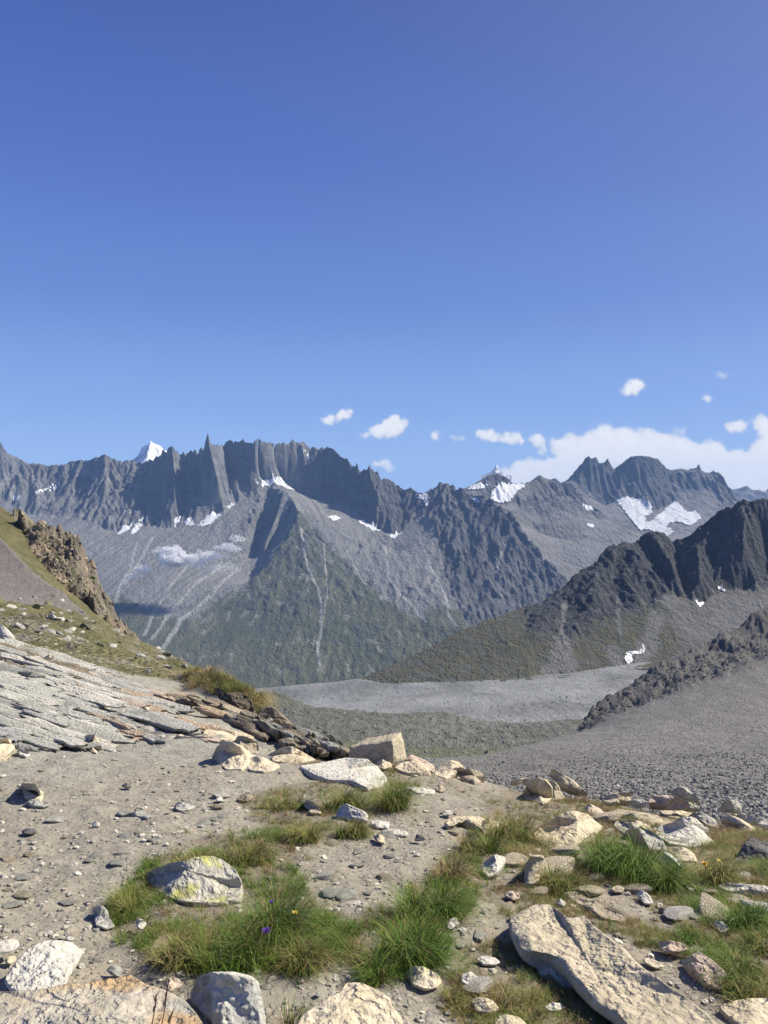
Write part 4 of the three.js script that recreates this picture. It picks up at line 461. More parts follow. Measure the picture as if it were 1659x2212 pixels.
BO('cream', 'cream stone with a pointed top and shaded left end beside the path', A2(70, 312, 100, 252, 130, 232, 160, 245, 210, 250, 250, 265, 300, 295, 340, 310, 320, 350, 250, 385, 160, 385, 110, 345), { lie: .55, bulge: .4, rough: .07, flat: .2 });
SL('cream', 'low cream slab running right from the pointed cream stone', A2(300, 320, 340, 305, 400, 330, 470, 362, 440, 385, 380, 398, 300, 392, 270, 360), { lie: .85, bulge: .15 });
SL('cream', 'cream ledge lying under the brown layered outcrop', A2(405, 300, 470, 265, 540, 255, 600, 285, 685, 328, 620, 345, 500, 345, 430, 335), { lie: .85, bulge: .16, rough: .04 });
SL('cream', 'long cream ledge at the foot of the layered outcrop', A2(-140, 185, -60, 160, 20, 145, 150, 150, 250, 165, 320, 195, 250, 212, 130, 200, 20, 190, -60, 192), { lie: .88, bulge: .12, rough: .03 });
ST('tan', 'brown shaded stone tucked behind the pointed cream stone', A2(190, 225, 230, 200, 290, 200, 340, 225, 350, 280, 300, 290, 250, 262, 210, 245), { lie: .5, bulge: .4 });
ST('cream', 'small cream stone just below the wedge boulder', A2(1033, 355, 1080, 333, 1130, 348, 1138, 372, 1090, 380, 1045, 375), { lie: .6, bulge: .4 });
BO('cream', 'cream rock right of the wedge boulder foot', A2(1155, 375, 1200, 345, 1260, 335, 1310, 345, 1355, 385, 1368, 415, 1300, 412, 1220, 405), { lie: .6, bulge: .4, rough: .07 });
BO('pink', 'pinkish rock behind the cream rock on the crest', A2(1215, 335, 1250, 300, 1300, 318, 1350, 340, 1390, 372, 1380, 405, 1340, 390, 1280, 350), { lie: .6, bulge: .4 });
BO('cream', 'cream angular rock on the crest above the path end', A2(1390, 415, 1420, 370, 1480, 335, 1530, 345, 1572, 380, 1530, 418, 1460, 442), { lie: .6, bulge: .35, rough: .07 });
BO('tan', 'tan rock leaning beside the cream angular crest rock', A2(1530, 402, 1580, 385, 1650, 398, 1690, 425, 1680, 470, 1630, 478, 1560, 452), { lie: .6, bulge: .4 });
BO('cream', 'rounded boulder with a dark hollow beneath its left shoulder', A3(200, 300, 232, 245, 236, 215, 290, 198, 350, 212, 382, 255, 385, 320, 330, 355, 270, 340, 225, 325), { lie: .5, bulge: .45, rough: .07 });
BO('warm', 'cream boulder leaning on the right of the hollowed boulder', A3(330, 215, 400, 225, 438, 275, 456, 320, 400, 330, 375, 300, 350, 250), { lie: .6, bulge: .4 });
SL('cream', 'flat cream shelf over the dark hollow', A3(130, 235, 150, 212, 200, 203, 245, 205, 242, 222, 190, 225, 150, 245), { lie: .75, bulge: .2, lift: .02 });
BO('warm', 'tilted pointed rock rising from the crest', A3(360, 180, 390, 150, 440, 180, 500, 210, 550, 255, 596, 300, 540, 302, 480, 285, 430, 260, 395, 215), { lie: .45, bulge: .4, rough: .08 });
BO('cream', 'smooth bright cream rock on the right crest', A3(683, 328, 720, 295, 790, 287, 830, 310, 868, 352, 800, 363, 720, 358), { lie: .6, bulge: .45, rough: .03 });
SL('cream', 'low cream stone behind the smooth bright rock', A3(770, 292, 810, 284, 862, 292, 858, 306, 815, 312), { lie: .6, bulge: .3 });
SL('white', 'pale flat stone between the bright rock and the brown fronted block', A3(820, 345, 860, 330, 920, 330, 950, 345, 930, 372, 870, 372), { lie: .75, bulge: .2 });
BO('pink', 'pinkish topped block with a brown broken front', A3(952, 350, 962, 315, 1000, 306, 1090, 304, 1150, 330, 1200, 362, 1150, 386, 1070, 384, 968, 380), { lie: .25, bulge: .5, rough: .1, flat: .3 });
BO('lichen', 'lichened slab end right of the brown fronted block', A3(1150, 330, 1200, 350, 1262, 396, 1200, 402, 1150, 390, 1130, 360), { lie: .6, bulge: .3 });
BO('lichen', 'tall pale boulder with yellow lichen on the skyline of stones', A3(1083, 285, 1120, 256, 1160, 251, 1200, 280, 1262, 352, 1190, 335, 1120, 308), { lie: .5, bulge: .45 });
SL('cream', 'cream slab below the brown fronted block', A3(1012, 392, 1080, 380, 1200, 400, 1212, 425, 1120, 432, 1060, 425), { lie: .8, bulge: .2 });
BO('lichen', 'rough lichen covered boulder behind the bluish white stone', A3(1168, 442, 1220, 405, 1290, 415, 1350, 450, 1372, 518, 1320, 500, 1250, 470, 1195, 472), { lie: .5, bulge: .45, rough: .09 });
BO('lichen', 'yellow green lichened boulder at the far right of the crest', A3(1383, 352, 1430, 330, 1480, 338, 1506, 382, 1490, 408, 1410, 402), { lie: .5, bulge: .5, rough: .08 });
ST('lichen', 'small lichened stone left of the yellow green boulder', A3(1358, 395, 1372, 372, 1400, 370, 1412, 392, 1400, 408), { lie: .6, bulge: .4 });
BO('grey', 'grey pointed rock in the cluster under the yellow green boulder', A3(1460, 430, 1500, 412, 1560, 420, 1602, 462, 1560, 490, 1480, 470), { lie: .5, bulge: .45, rough: .08 });
ST('warm', 'warm stone beside the grey pointed rock', A3(1400, 440, 1430, 415, 1475, 415, 1490, 450, 1440, 465), { lie: .6, bulge: .4 });
BO('white', 'rounded white stone at the right end of the crest', A3(1603, 472, 1640, 447, 1690, 455, 1710, 495, 1660, 510, 1618, 495), { lie: .6, bulge: .4 });
SL('cream', 'pale strip of rock among rust coloured plants', A3(1380, 442, 1420, 420, 1500, 458, 1560, 490, 1642, 522, 1600, 542, 1480, 502), { lie: .75, bulge: .25 });
BO('white', 'large bluish white rounded stone in the right cluster', A3(972, 502, 1040, 480, 1120, 462, 1210, 465, 1300, 495, 1340, 530, 1367, 572, 1300, 602, 1200, 607, 1080, 588, 1008, 542), { lie: .6, bulge: .35, rough: .03 });
SL('warm', 'long grey cream slab above the bluish white stone', A3(700, 412, 760, 385, 880, 400, 1000, 420, 1092, 462, 1040, 472, 940, 476, 840, 442, 760, 428), { lie: .75, bulge: .2, rough: .05 });
SL('cream', 'cream rock under the long grey cream slab', A3(800, 450, 880, 455, 960, 495, 985, 530, 920, 530, 850, 490), { lie: .7, bulge: .25 });
ST('pink', 'pinkish stone at the left end of the right cluster', A3(558, 382, 600, 362, 660, 385, 702, 416, 620, 418), { lie: .7, bulge: .3 });
BO('cream', 'large cream boulder left of the dark tall tussock', A3(273, 528, 310, 490, 390, 445, 460, 428, 560, 440, 630, 450, 682, 492, 650, 532, 580, 580, 520, 607, 440, 612, 400, 622, 335, 592, 288, 567), { lie: .6, bulge: .35, rough: .05 });
BO('lichen', 'long whitish ridge of rock rising behind the dark tall tussock', A3(742, 472, 770, 442, 830, 470, 900, 520, 980, 560, 1052, 602, 1062, 645, 1010, 690, 960, 620, 860, 560, 780, 512), { lie: .5, bulge: .35, rough: .06 });
SL('cream', 'flat cream slab right of the whitish rock ridge', A3(1060, 617, 1160, 615, 1212, 640, 1242, 692, 1150, 692, 1080, 662), { lie: .8, bulge: .15 });
BO('white', 'narrow white rock fin running down from the whitish ridge', A3(1045, 655, 1080, 650, 1120, 690, 1165, 760, 1222, 852, 1190, 864, 1130, 792, 1070, 732), { lie: .55, bulge: .35 });
SL('white', 'white bar of stone behind grass near the right edge', A3(1366, 838, 1430, 820, 1550, 840, 1690, 856, 1690, 892, 1560, 882, 1420, 868), { lie: .6, bulge: .25 });
ST('white', 'bright white stone in the grass below the dark tall tussock', A3(877, 892, 910, 863, 960, 900, 977, 938, 930, 942), { lie: .6, bulge: .45, rough: .1 });
ST('warm', 'grey cream stone at the foot of the dark tall tussock', A3(725, 855, 770, 836, 810, 850, 800, 872, 750, 874), { lie: .7, bulge: .3 });
SL('tan', 'long flat tan slab above the big slab', A3(448, 878, 520, 873, 600, 918, 700, 968, 822, 1022, 780, 1048, 680, 1032, 600, 982, 500, 922), { lie: .85, bulge: .12, rough: .03, flat: .8 });
ST('pink', 'small pinkish stone left of the long tan slab', A3(98, 892, 130, 870, 180, 882, 188, 908, 150, 922), { lie: .7, bulge: .35 });
ST('grey', 'small bluish grey stone beside the long tan slab', A3(402, 928, 430, 920, 462, 940, 450, 956, 415, 948), { lie: .7, bulge: .4 });
SL('warm', 'big pale slab with ragged left end, the largest stone', A6(247, 312, 300, 265, 380, 225, 460, 222, 500, 245, 540, 278, 580, 297, 655, 285, 700, 330, 780, 390, 870, 455, 950, 540, 1050, 620, 1150, 690, 1270, 770, 1390, 880, 1440, 980, 1250, 1020, 1000, 985, 830, 845, 700, 742, 612, 662, 540, 570, 440, 500, 330, 490, 290, 440, 262, 380), { lie: .86, bulge: .1, thick: .2, lift: .045, rough: .026, flat: .8, freq: 4, round: .25, c: [1002 + 700 * .3958, 1866 + 600 * .3958] });
BO('greenish', 'grey broken block wedged under the front of the big slab', A6(330, 495, 400, 470, 480, 465, 545, 540, 590, 610, 598, 670, 540, 660, 480, 610, 420, 605, 380, 545), { lie: .6, bulge: .2, rough: .06 });
BO('pink', 'rough pinkish boulder right of the big slab', A6(1188, 532, 1240, 500, 1280, 477, 1350, 520, 1420, 580, 1447, 632, 1400, 682, 1320, 652, 1230, 592), { lie: .55, bulge: .45, rough: .06 });
ST('pink', 'flat pinkish stone with shaded left end beside the big slab', A6(1062, 422, 1110, 425, 1190, 430, 1222, 462, 1170, 477, 1090, 477), { lie: .55, bulge: .35, lift: .02 });
SL('cream', 'thin layered stone touching the right edge of the big slab', A6(973, 518, 1010, 512, 1060, 535, 1092, 558, 1050, 566, 1000, 545), { lie: .8, bulge: .25 });
ST('white', 'whitish stone in the grass near the right edge', A6(1363, 320, 1390, 310, 1440, 340, 1458, 362, 1410, 372, 1380, 350), { lie: .7, bulge: .35 });
SL('cream', 'big flat cream slab in the bottom right corner', A6(1395, 778, 1480, 745, 1560, 733, 1690, 738, 1760, 900, 1660, 1010, 1540, 925, 1470, 862), { lie: .88, bulge: .12, rough: .03, flat: .8 });
SL('white', 'flat white stone left of the big slab', A6(72, 515, 110, 500, 170, 512, 198, 535, 160, 548, 100, 545), { lie: .85, bulge: .2 });
ST('white', 'white stone at the left end below the flat white stone', A6(-10, 600, 40, 590, 88, 625, 80, 648, 20, 655, -15, 640), { lie: .75, bulge: .3 });
SL('cream', 'cream stone in sparse grass near the bottom edge', A6(40, 745, 90, 725, 160, 745, 190, 790, 140, 808, 70, 800), { lie: .75, bulge: .3 });
SL('cream', 'cream slab cut by the bottom edge, right of centre', A6(165, 850, 220, 820, 300, 835, 352, 885, 330, 960, 200, 960), { lie: .8, bulge: .25 });
ST('white', 'white pitted stone in the sparse grass before the big slab', A6(442, 778, 480, 758, 530, 760, 548, 782, 510, 798, 465, 796), { lie: .75, bulge: .35 });
BO('white', 'white stone at the grass edge right of the path', A3(-25, 702, 30, 663, 70, 668, 112, 680, 108, 702, 60, 762, 0, 782, -35, 750), { lie: .65, bulge: .35 });
BO('warm', 'narrow upright stone standing in the grass', A3(238, 695, 258, 660, 317, 655, 310, 702, 282, 770, 266, 832, 228, 822, 240, 742), { lie: .35, bulge: .35 });
BO('cream', 'cream stone in grass at the right end of the path', A3(-45, 465, 0, 445, 60, 465, 67, 502, 30, 532, -30, 530), { lie: .6, bulge: .4 });
SL('cream', 'low cream slab with dark left end by the grass strip', A2(1450, 702, 1500, 675, 1560, 662, 1660, 668, 1730, 700, 1700, 745, 1600, 722, 1540, 702, 1475, 722), { lie: .7, bulge: .25, lift: .02 });
BO('white', 'white stone with grey streaks in the middle grass', A2(808, 655, 835, 600, 870, 591, 920, 614, 987, 645, 987, 692, 900, 682, 850, 672), { lie: .35, bulge: .4, rough: .09 });
ST('cream', 'cream stone left of the grey streaked white stone', A2(618, 577, 660, 573, 700, 608, 713, 640, 650, 642), { lie: .5, bulge: .4 });
SL('white', 'upper flat whitish flake beside the path grass', A2(1008, 695, 1060, 688, 1122, 702, 1115, 732, 1040, 728), { lie: .8, bulge: .2 });
SL('white', 'lower flat whitish flake beside the path grass', A2(1078, 750, 1140, 738, 1232, 758, 1225, 778, 1130, 776), { lie: .85, bulge: .2 });
ST('cream', 'cream stone below the two whitish flakes', A2(1028, 785, 1060, 770, 1092, 785, 1090, 822, 1050, 812), { lie: .6, bulge: .35 });
SL('white', 'flat pale stone lying below the wedge boulder to the right', A2(1212, 495, 1290, 488, 1392, 512, 1380, 530, 1290, 526), { lie: .85, bulge: .15 });
ST('tan', 'tan stone behind the flat pale stone at the path end', A2(1390, 505, 1410, 475, 1440, 485, 1455, 512, 1425, 518), { lie: .5, bulge: .4 });
ST('dark', 'dark pointed chip standing on the path', A2(1270, 805, 1285, 772, 1320, 782, 1333, 800, 1300, 808), { lie: .5, bulge: .4, lift: .015 });
SL('grey', 'grey flat chip at the upper end of the path', A2(1438, 655, 1445, 632, 1490, 628, 1502, 642, 1480, 658), { lie: .7, bulge: .3, lift: .015 });
SL('cream', 'flat cream stone with a pointed foot set in the left path', A1(405, 212, 440, 190, 500, 185, 560, 181, 580, 210, 582, 262, 570, 290, 545, 282, 500, 258, 440, 240), { lie: .97, bulge: .08, rough: .03, flat: .8, thick: .2 });
BO('cream', 'cream boulder cut by the left edge of the photo', A1(-70, 235, 0, 216, 50, 224, 92, 250, 80, 282, 40, 312, 0, 338, -70, 340), { lie: .55, bulge: .4 });
ST('white', 'small white stone right of the left edge boulder', A1(98, 285, 110, 262, 150, 272, 177, 295, 150, 308, 115, 300), { lie: .6, bulge: .4 });
SL('schist', 'thin grey schist flake beside the left edge boulder', A1(68, 228, 100, 218, 170, 245, 235, 280, 180, 276, 110, 262), { lie: .85, bulge: .15 });
BO('cream', 'crooked cream stone standing on the left path', A1(108, 492, 150, 465, 210, 474, 228, 510, 248, 516, 236, 572, 180, 572, 150, 556, 158, 512), { lie: .2, bulge: .35, rough: .1 });
SL('schist', 'flat grey flake at the foot of the crooked cream stone', A1(148, 585, 180, 568, 240, 575, 294, 592, 260, 605, 190, 602), { lie: .75, bulge: .25, lift: .012 });
SL('grey', 'grey flat stone alone on the left path', A1(1036, 598, 1060, 580, 1110, 590, 1157, 605, 1120, 625, 1070, 630, 1042, 618), { lie: .7, bulge: .3, lift: .015 });
SL('dark', 'dark grey flat stone near the left edge of the path', A1(128, 752, 160, 735, 205, 738, 218, 755, 180, 768, 140, 768), { lie: .6, bulge: .35, lift: .012 });
SL('schist', 'long thin shard half sunk in the left path', A1(690, 645, 720, 634, 800, 634, 850, 642, 902, 660, 860, 668, 780, 660, 720, 658), { lie: .85, bulge: .2 });
ST('dark', 'dark chip on the upper left path', A1(722, 482, 745, 470, 780, 480, 775, 493, 740, 492), { lie: .6, bulge: .35, lift: .015 });
BO('brown', 'dark brown lump at the left edge of the middle grass', A1(1408, 560, 1425, 538, 1460, 542, 1495, 535, 1500, 555, 1460, 572, 1425, 570), { lie: .5, bulge: .4, rough: .12 });
SL('brown', 'thin dark flake left of the middle grass', A1(1238, 606, 1270, 597, 1325, 600, 1322, 612, 1270, 616), { lie: .7, bulge: .3, lift: .012 });
ST('grey', 'small grey stone above the thin dark flake', A1(1275, 558, 1295, 545, 1320, 555, 1316, 572, 1285, 572), { lie: .6, bulge: .4, lift: .012 });
ST('white', 'small white stone in the middle of the left path', A1(545, 715, 560, 698, 590, 702, 588, 722, 560, 724), { lie: .6, bulge: .4 });
BO('lichen', 'white speckled boulder with yellow lichen among the front grass', A1(858, 1005, 900, 985, 1000, 975, 1080, 960, 1180, 935, 1260, 921, 1330, 935, 1392, 970, 1417, 1022, 1432, 1082, 1425, 1150, 1300, 1175, 1100, 1170, 980, 1135, 900, 1065), { lie: .5, bulge: .4, rough: .07 });
SL('white', 'flat whitish stone at the left edge near the bottom', A4(-90, 600, 0, 570, 90, 554, 136, 570, 141, 606, 90, 640, 0, 657, -90, 655), { lie: .8, bulge: .12, lift: .03, thick: .25 });
SL('white', 'large white angular slab leaning at the bottom left', A4(38, 855, 70, 790, 140, 700, 220, 620, 330, 569, 430, 567, 530, 580, 604, 640, 600, 672, 560, 742, 510, 812, 490, 872, 440, 905, 330, 940, 150, 960, 85, 935), { lie: .75, bulge: .14, thick: .3, lift: .04, rough: .03, flat: .8, round: .2 });
SL('mixed', 'huge smooth slab with ochre and grey stains in the bottom left corner', A4(-130, 975, 0, 945, 130, 945, 350, 920, 500, 884, 640, 880, 780, 848, 880, 845, 960, 818, 1080, 890, 1230, 935, 1370, 1010, 1440, 1090, 1502, 1185, 1520, 1420, -130, 1420), { lie: .85, bulge: .1, thick: .3, lift: .05, rough: .022, flat: .85 });
BO('grey', 'grey blocky stone with a shaded left side at the bottom', A5(38, 765, 75, 680, 100, 655, 200, 639, 300, 639, 400, 664, 442, 700, 457, 762, 462, 860, 462, 1020, 240, 1030, 165, 930, 100, 870, 40, 805), { lie: .35, bulge: .45, rough: .1, flat: .55, freq: 3.2, facets: 6, c: [397 + 262 * .36456, 1866 + 760 * .36456] });
SL('cream', 'large cream slab cut by the bottom edge at the centre', A5(630, 1040, 700, 900, 780, 850, 860, 790, 930, 760, 960, 704, 1050, 704, 1130, 735, 1220, 790, 1232, 832, 1292, 912, 1310, 1030, 1000, 1090), { lie: .8, bulge: .2, thick: .4, lift: .03, rough: .05, flat: .6 });
ST('cream', 'cream stone at the foot of the green grass strip', A5(1318, 645, 1350, 614, 1420, 614, 1500, 650, 1527, 690, 1500, 722, 1430, 737, 1360, 712), { lie: .65, bulge: .35 });
ST('white', 'white stone right of the green grass strip', A5(1555, 355, 1580, 325, 1615, 315, 1634, 345, 1600, 375, 1570, 382), { lie: .65, bulge: .35 });
ST('pink', 'pale pink stone between the stained slab and the grey block', A4(1208, 870, 1240, 845, 1310, 845, 1352, 880, 1320, 915, 1250, 945, 1215, 905), { lie: .6, bulge: .4, lift: .02 });
ST('grey', 'half buried grey stone at the left edge of the front grass', A4(690, 350, 710, 315, 760, 308, 800, 350, 810, 400, 845, 450, 780, 475, 710, 450), { lie: .85, bulge: .15 });
ST('white', 'round white stone inside the left end of the front grass', A4(1003, 440, 1020, 405, 1060, 412, 1084, 440, 1055, 482, 1020, 480), { lie: .5, bulge: .45, lift: .02 });
ST('schist', 'dark and white stone at the foot of the front grass', A4(788, 785, 820, 752, 870, 748, 912, 785, 880, 832, 820, 815), { lie: .6, bulge: .35, lift: .015 });
ST('cream', 'small cream stone left of the leaning white slab', A4(35, 712, 60, 685, 110, 680, 120, 705, 80, 735, 45, 732), { lie: .7, bulge: .35 });
{ const B = cs(0, 1071.6, .2187); BO('white', 'white boulder on top of the layered outcrop at the left edge', B(-60, 1310, 0, 1262, 50, 1290, 100, 1340, 158, 1415, 110, 1440, 20, 1400, -60, 1395), { lie: .4, bulge: .4, d: 11.1 });
  ST('warm', 'upright pale stone behind the layered outcrop', B(660, 1505, 672, 1455, 710, 1450, 722, 1490, 718, 1520, 680, 1520), { lie: .1, bulge: .4, d: 13, cat: 'stone' });
  ST('cream', 'flat cream stone on the layered outcrop', cs(0, 1373.7, .2604)(360, 185, 380, 165, 420, 152, 450, 170, 440, 188, 390, 195), { lie: .4, bulge: .35, d: 9.6 });
  ST('white', 'white stone beside the dry grass behind the path bend', cs(0, 1373.7, .2604)(1210, 300, 1215, 282, 1240, 278, 1258, 295, 1245, 312, 1222, 312), { lie: .3, bulge: .4, d: 11.4 }); }

{ const E = cs(388.8, 1417, .2083); const eb = stone('earth_bank', 'earth', 'dark undercut bank of bare earth below the golden grass', E(360, 330, 420, 335, 480, 385, 600, 375, 700, 420, 760, 500, 775, 570, 720, 610, 650, 590, 570, 570, 505, 610, 468, 545, 415, 440), { lie: .5, bulge: .5, rough: .16, d: 9.35, freq: 4, cat: 'earth bank' });
  BO('brown', 'brown boulder jutting out right of the earth bank', E(800, 600, 850, 535, 960, 525, 1060, 600, 1130, 670, 1215, 755, 1100, 735, 980, 712, 910, 700, 830, 650), { lie: .5, bulge: .45, d: 9.2, rough: .1 });
  ST('dark', 'dark stone above the lower end of the brown rib', E(1500, 830, 1560, 815, 1640, 870, 1700, 920, 1640, 925, 1560, 880), { lie: .5, bulge: .4, d: 8.0, rough: .1 }); }
// --- loose stones: flat chips scattered on the bare path, each its own object
const chipVariants = [0, 1, 2, 3, 4, 5].map((k) => { const r = rngOf(900 + k), g = new THREE.IcosahedronGeometry(.5, 3), P = g.attributes.position, pl = [...Array(7)].map(() => { const a = r() * 6.28, e = (r() - .5) * 1.2; return [Math.cos(a) * Math.cos(e), Math.sin(e), Math.sin(a) * Math.cos(e), .26 + r() * .2]; });
  for (let i = 0; i < P.count; i++) { const p = V3(P.getX(i), P.getY(i), P.getZ(i)); for (const q of pl) { const e = p.x * q[0] + p.y * q[1] + p.z * q[2] - q[3]; if (e > 0) p.add(V3(-q[0] * e, -q[1] * e, -q[2] * e)); } const n = noise3(p.x * 5 + k, p.y * 5, p.z * 5) * .05; P.setXYZ(i, p.x * (1 + n), p.y * (.17 + k * .025), p.z * (.6 + r() * .001 + k * .05) * (1 + n)); }
  return dress(mergeVertices(new THREE.BufferGeometry().setAttribute('position', P), 1e-4), ['greenish', 'white', 'grey', 'cream', 'warm', 'greenish'][k], 40 + k); });
const inAnyZone = (p) => ZONES.some((q) => inPoly(p.x, p.z, q.w));
{ const r = rngOf(31), proto = []; let made = 0; const P = [[0, 1640], [480, 1640], [640, 1690], [560, 1760], [420, 1830], [250, 1930], [220, 2040], [0, 2040]], Q = [[640, 1850], [800, 1780], [980, 1700], [1010, 1760], [930, 1880], [820, 1960], [720, 1960]];
  for (let t = 0; t < 900 && made < 64; t++) { const A = made % 5 < 3 ? P : Q, x = r() * 1050, y = 1635 + r() * 420; if (!inPoly(x, y, A)) continue; const p = gp(x, y).p; if (inAnyZone(p)) continue; const k = Math.floor(r() * 6), s = (.04 + Math.pow(r(), 3) * .09) * (1 + .06 * -p.z);
    const m = proto[k] ? proto[k].clone() : new THREE.Mesh(chipVariants[k], STONE); if (!proto[k]) proto[k] = m; m.name = numbered('loose_stone'); tag(m, 'small flat stone lying loose on the bare path', 'stone', 'small flat stones on the bare path', 'thing'); m.position.set(p.x, p.y + s * .05, p.z); m.rotation.set((r() - .5) * .3, r() * 6.28, (r() - .5) * .3); m.scale.setScalar(s); scene.add(m); made++; } }
{ const r = rngOf(57); let made = 0; const P = [[1040, 1760], [1300, 1740], [1659, 1830], [1659, 2140], [1500, 2060], [1400, 1930], [1180, 1960], [1120, 2140], [960, 2150], [1010, 1960], [1110, 1900]];
  for (let t = 0; t < 400 && made < 46; t++) { const x = 960 + r() * 700, y = 1740 + r() * 420; if (!inPoly(x, y, P)) continue; const p = gp(x, y).p, k = Math.floor(r() * 6), s = .07 + Math.pow(r(), 2.5) * .15, m = new THREE.Mesh(chipVariants[[1, 3, 3, 4, 1, 3][k]], STONE); m.name = numbered('pale_stone'); tag(m, 'small pale stone lying in the turf right of the path', 'stone', 'small pale stones in the turf on the right', 'thing'); m.position.set(p.x, p.y + s * .1, p.z); m.rotation.set((r() - .5) * .5, r() * 6.28, (r() - .5) * .5); m.scale.set(s * 1.2, s * 1.15, s * 1.25); scene.add(m); made++; } }
// --- gravel: uncountable chips
function scatter(name, geos, mat, count, place, label, cat, seed) { const r = rngOf(seed), lists = geos.map(() => []); for (let t = 0; t < count; t++) { const q = place(r); if (q) lists[Math.floor(r() * geos.length)].push(q); }
  const M = new THREE.Matrix4(), Q = new THREE.Quaternion(), E = new THREE.Euler(); lists.forEach((L, k) => { if (!L.length) return; const im = new THREE.InstancedMesh(geos[k], mat, L.length); L.forEach((q, i) => { E.set(q.rx, q.ry, q.rz); M.compose(q.p, Q.setFromEuler(E), q.s.isVector3 ? q.s : V3(q.s, q.s, q.s)); im.setMatrixAt(i, M); if (q.c) im.setColorAt(i, new THREE.Color().setRGB(...q.c)); }); im.name = numbered(name); scene.add(im); tag(im, label, cat, null, 'stuff'); }); }
const chipLow = [0, 1, 2].map((k) => { const g = new THREE.IcosahedronGeometry(.5, 1), P = g.attributes.position; for (let i = 0; i < P.count; i++) { const x = P.getX(i), y = P.getY(i), z = P.getZ(i), n = 1 + noise3(x * 2.3 + k * 9, y * 2.3, z * 2.3) * .75; P.setXYZ(i, x * n, y * n * .45, z * n * (.6 + k * .15)); } g.computeVertexNormals(); return mergeGeometries([g]); });
const PLAIN = new THREE.MeshStandardMaterial({ roughness: .95 });
const tint = (r, L) => { const a = L[Math.floor(r() * L.length)], k = .75 + r() * .5; return [a[0] * k, a[1] * k, a[2] * k]; };
scatter('gravel', chipLow, PLAIN, 21000, (r) => { const x = -200 + r() * 2100, y = 1590 + Math.pow(r(), .9) * 680, q = gp(x, y); if (!q.hit || q.d > 12) return null; const p = q.p, gz = inAnyZone(p); if (gz && r() < .6) return null; if (fbm2(p.x / .5, p.z / .5, 3) + r() * .7 < .1) return null; const s = (.0045 + Math.pow(r(), 9) * .032) * (.5 + q.d * .13); return { p: p.setY(p.y + s * .1), s, rx: (r() - .5) * .5, ry: r() * 6.28, rz: (r() - .5) * .5, c: tint(r, [[.3, .3, .27], [.36, .34, .29], [.22, .215, .19], [.42, .39, .33], [.27, .25, .2], [.46, .44, .38], [.5, .47, .4]]) }; }, 'fine stone chips and gravel over the bare path and soil', 'gravel', 61);

// --- layered outcrops: every slab of rock a piece of its own
function plate(L, Wd, T, seed) { const r = rngOf(seed * 131), ns = 30, P = [], sh = (r() - .3) * 1.8; const O = [...Array(ns)].map((_, i) => { const a = i / ns * 6.2832, c = Math.cos(a), s = Math.sin(a), k = 1 + noise2(i * .9, seed * 3.3) * .3 + (r() - .5) * .16, q = Math.sign(s) * Math.pow(Math.abs(s), .55) * Wd / 2 * k; return [Math.sign(c) * Math.pow(Math.abs(c), .6) * L / 2 * k + q * sh, q]; });
  const rings = [[.35, 0], [.7, 0], [.96, -.06], [1.0, -.3], [.93, -1]]; for (const [t, h] of rings) for (let i = 0; i < ns; i++) { const x = O[i][0] * t, z = O[i][1] * t; P.push(x, h * T + (noise2(x * 3 + seed, z * 6) * .3 + noise2(x * 9 + seed, z * 22) * .16) * T * (h > -.5 ? 1 : .3), z); }
  const c = P.length / 3; P.push(0, 0, 0, 0, -T, 0); const I = []; for (let i = 0; i < ns; i++) { const j = (i + 1) % ns; I.push(c, j, i); for (let k = 0; k < rings.length - 1; k++) { const a = k * ns + i, b = k * ns + j; I.push(a, b, a + ns, b, b + ns, a + ns); } const l = (rings.length - 1) * ns; I.push(c + 1, l + i, l + j); }
  const g = new THREE.BufferGeometry(); g.setAttribute('position', new THREE.Float32BufferAttribute(P, 3)); g.setIndex(I); return g; }
function outcrop(label, poly, count, dirPx, tones, o) {
  const root = new THREE.Group(); root.name = numbered('rock_outcrop'); const r = rngOf(o.seed), cx = poly.reduce((s, p) => s + p[0], 0) / poly.length, cy = poly.reduce((s, p) => s + p[1], 0) / poly.length; root.position.copy(gp(cx, cy).p); scene.add(root);
  const xs = poly.map((p) => p[0]), ys = poly.map((p) => p[1]), cell = Math.sqrt((Math.max(...xs) - Math.min(...xs)) * (Math.max(...ys) - Math.min(...ys)) / count / 2); let made = 0;
  for (let t = 0; t < count * 12 && made < count; t++) {
    const x = lerp(Math.min(...xs), Math.max(...xs), r()), y = lerp(Math.min(...ys), Math.max(...ys), r()); if (!inPoly(x, y, poly)) continue;
    const p = gp(x, y).p, q = gp(x + dirPx[0], y + dirPx[1] * (1 + (r() - .5) * .5)).p, a = q.sub(p).normalize(), up = V3(o.tilt[0] + (r() - .5) * .16, 1, o.tilt[1] + (r() - .5) * .25).normalize(), c = a.clone().cross(up).normalize(), n = c.clone().cross(a).normalize();
    const d = -p.z, L = (o.len[0] + Math.pow(r(), 2) * o.len[1]) / F * d, wd = (o.wid[0] + r() * o.wid[1]) / F * d, T = o.thick[0] + r() * r() * o.thick[1], g = plate(L, wd, T, o.seed + t);
    g.applyMatrix4(new THREE.Matrix4().makeBasis(a, n, c.clone().negate())); g.translate(p.x, p.y, p.z); g.translate(n.x * (r() * o.proud), n.y * (r() * o.proud), n.z * (r() * o.proud));
    const tone = tones(r, x, y), geo = dress(g, tone, o.seed + t); geo.translate(-root.position.x, -root.position.y, -root.position.z); const m = new THREE.Mesh(geo, STONE); m.name = numbered2(root, 'slab'); root.add(m); made++;
  }
  return tag(root, label, 'rock outcrop', null, 'thing');
}
function numbered2(root, n) { const k = root.children.length; return k ? n + '_' + String(k).padStart(3, '0') : n; }
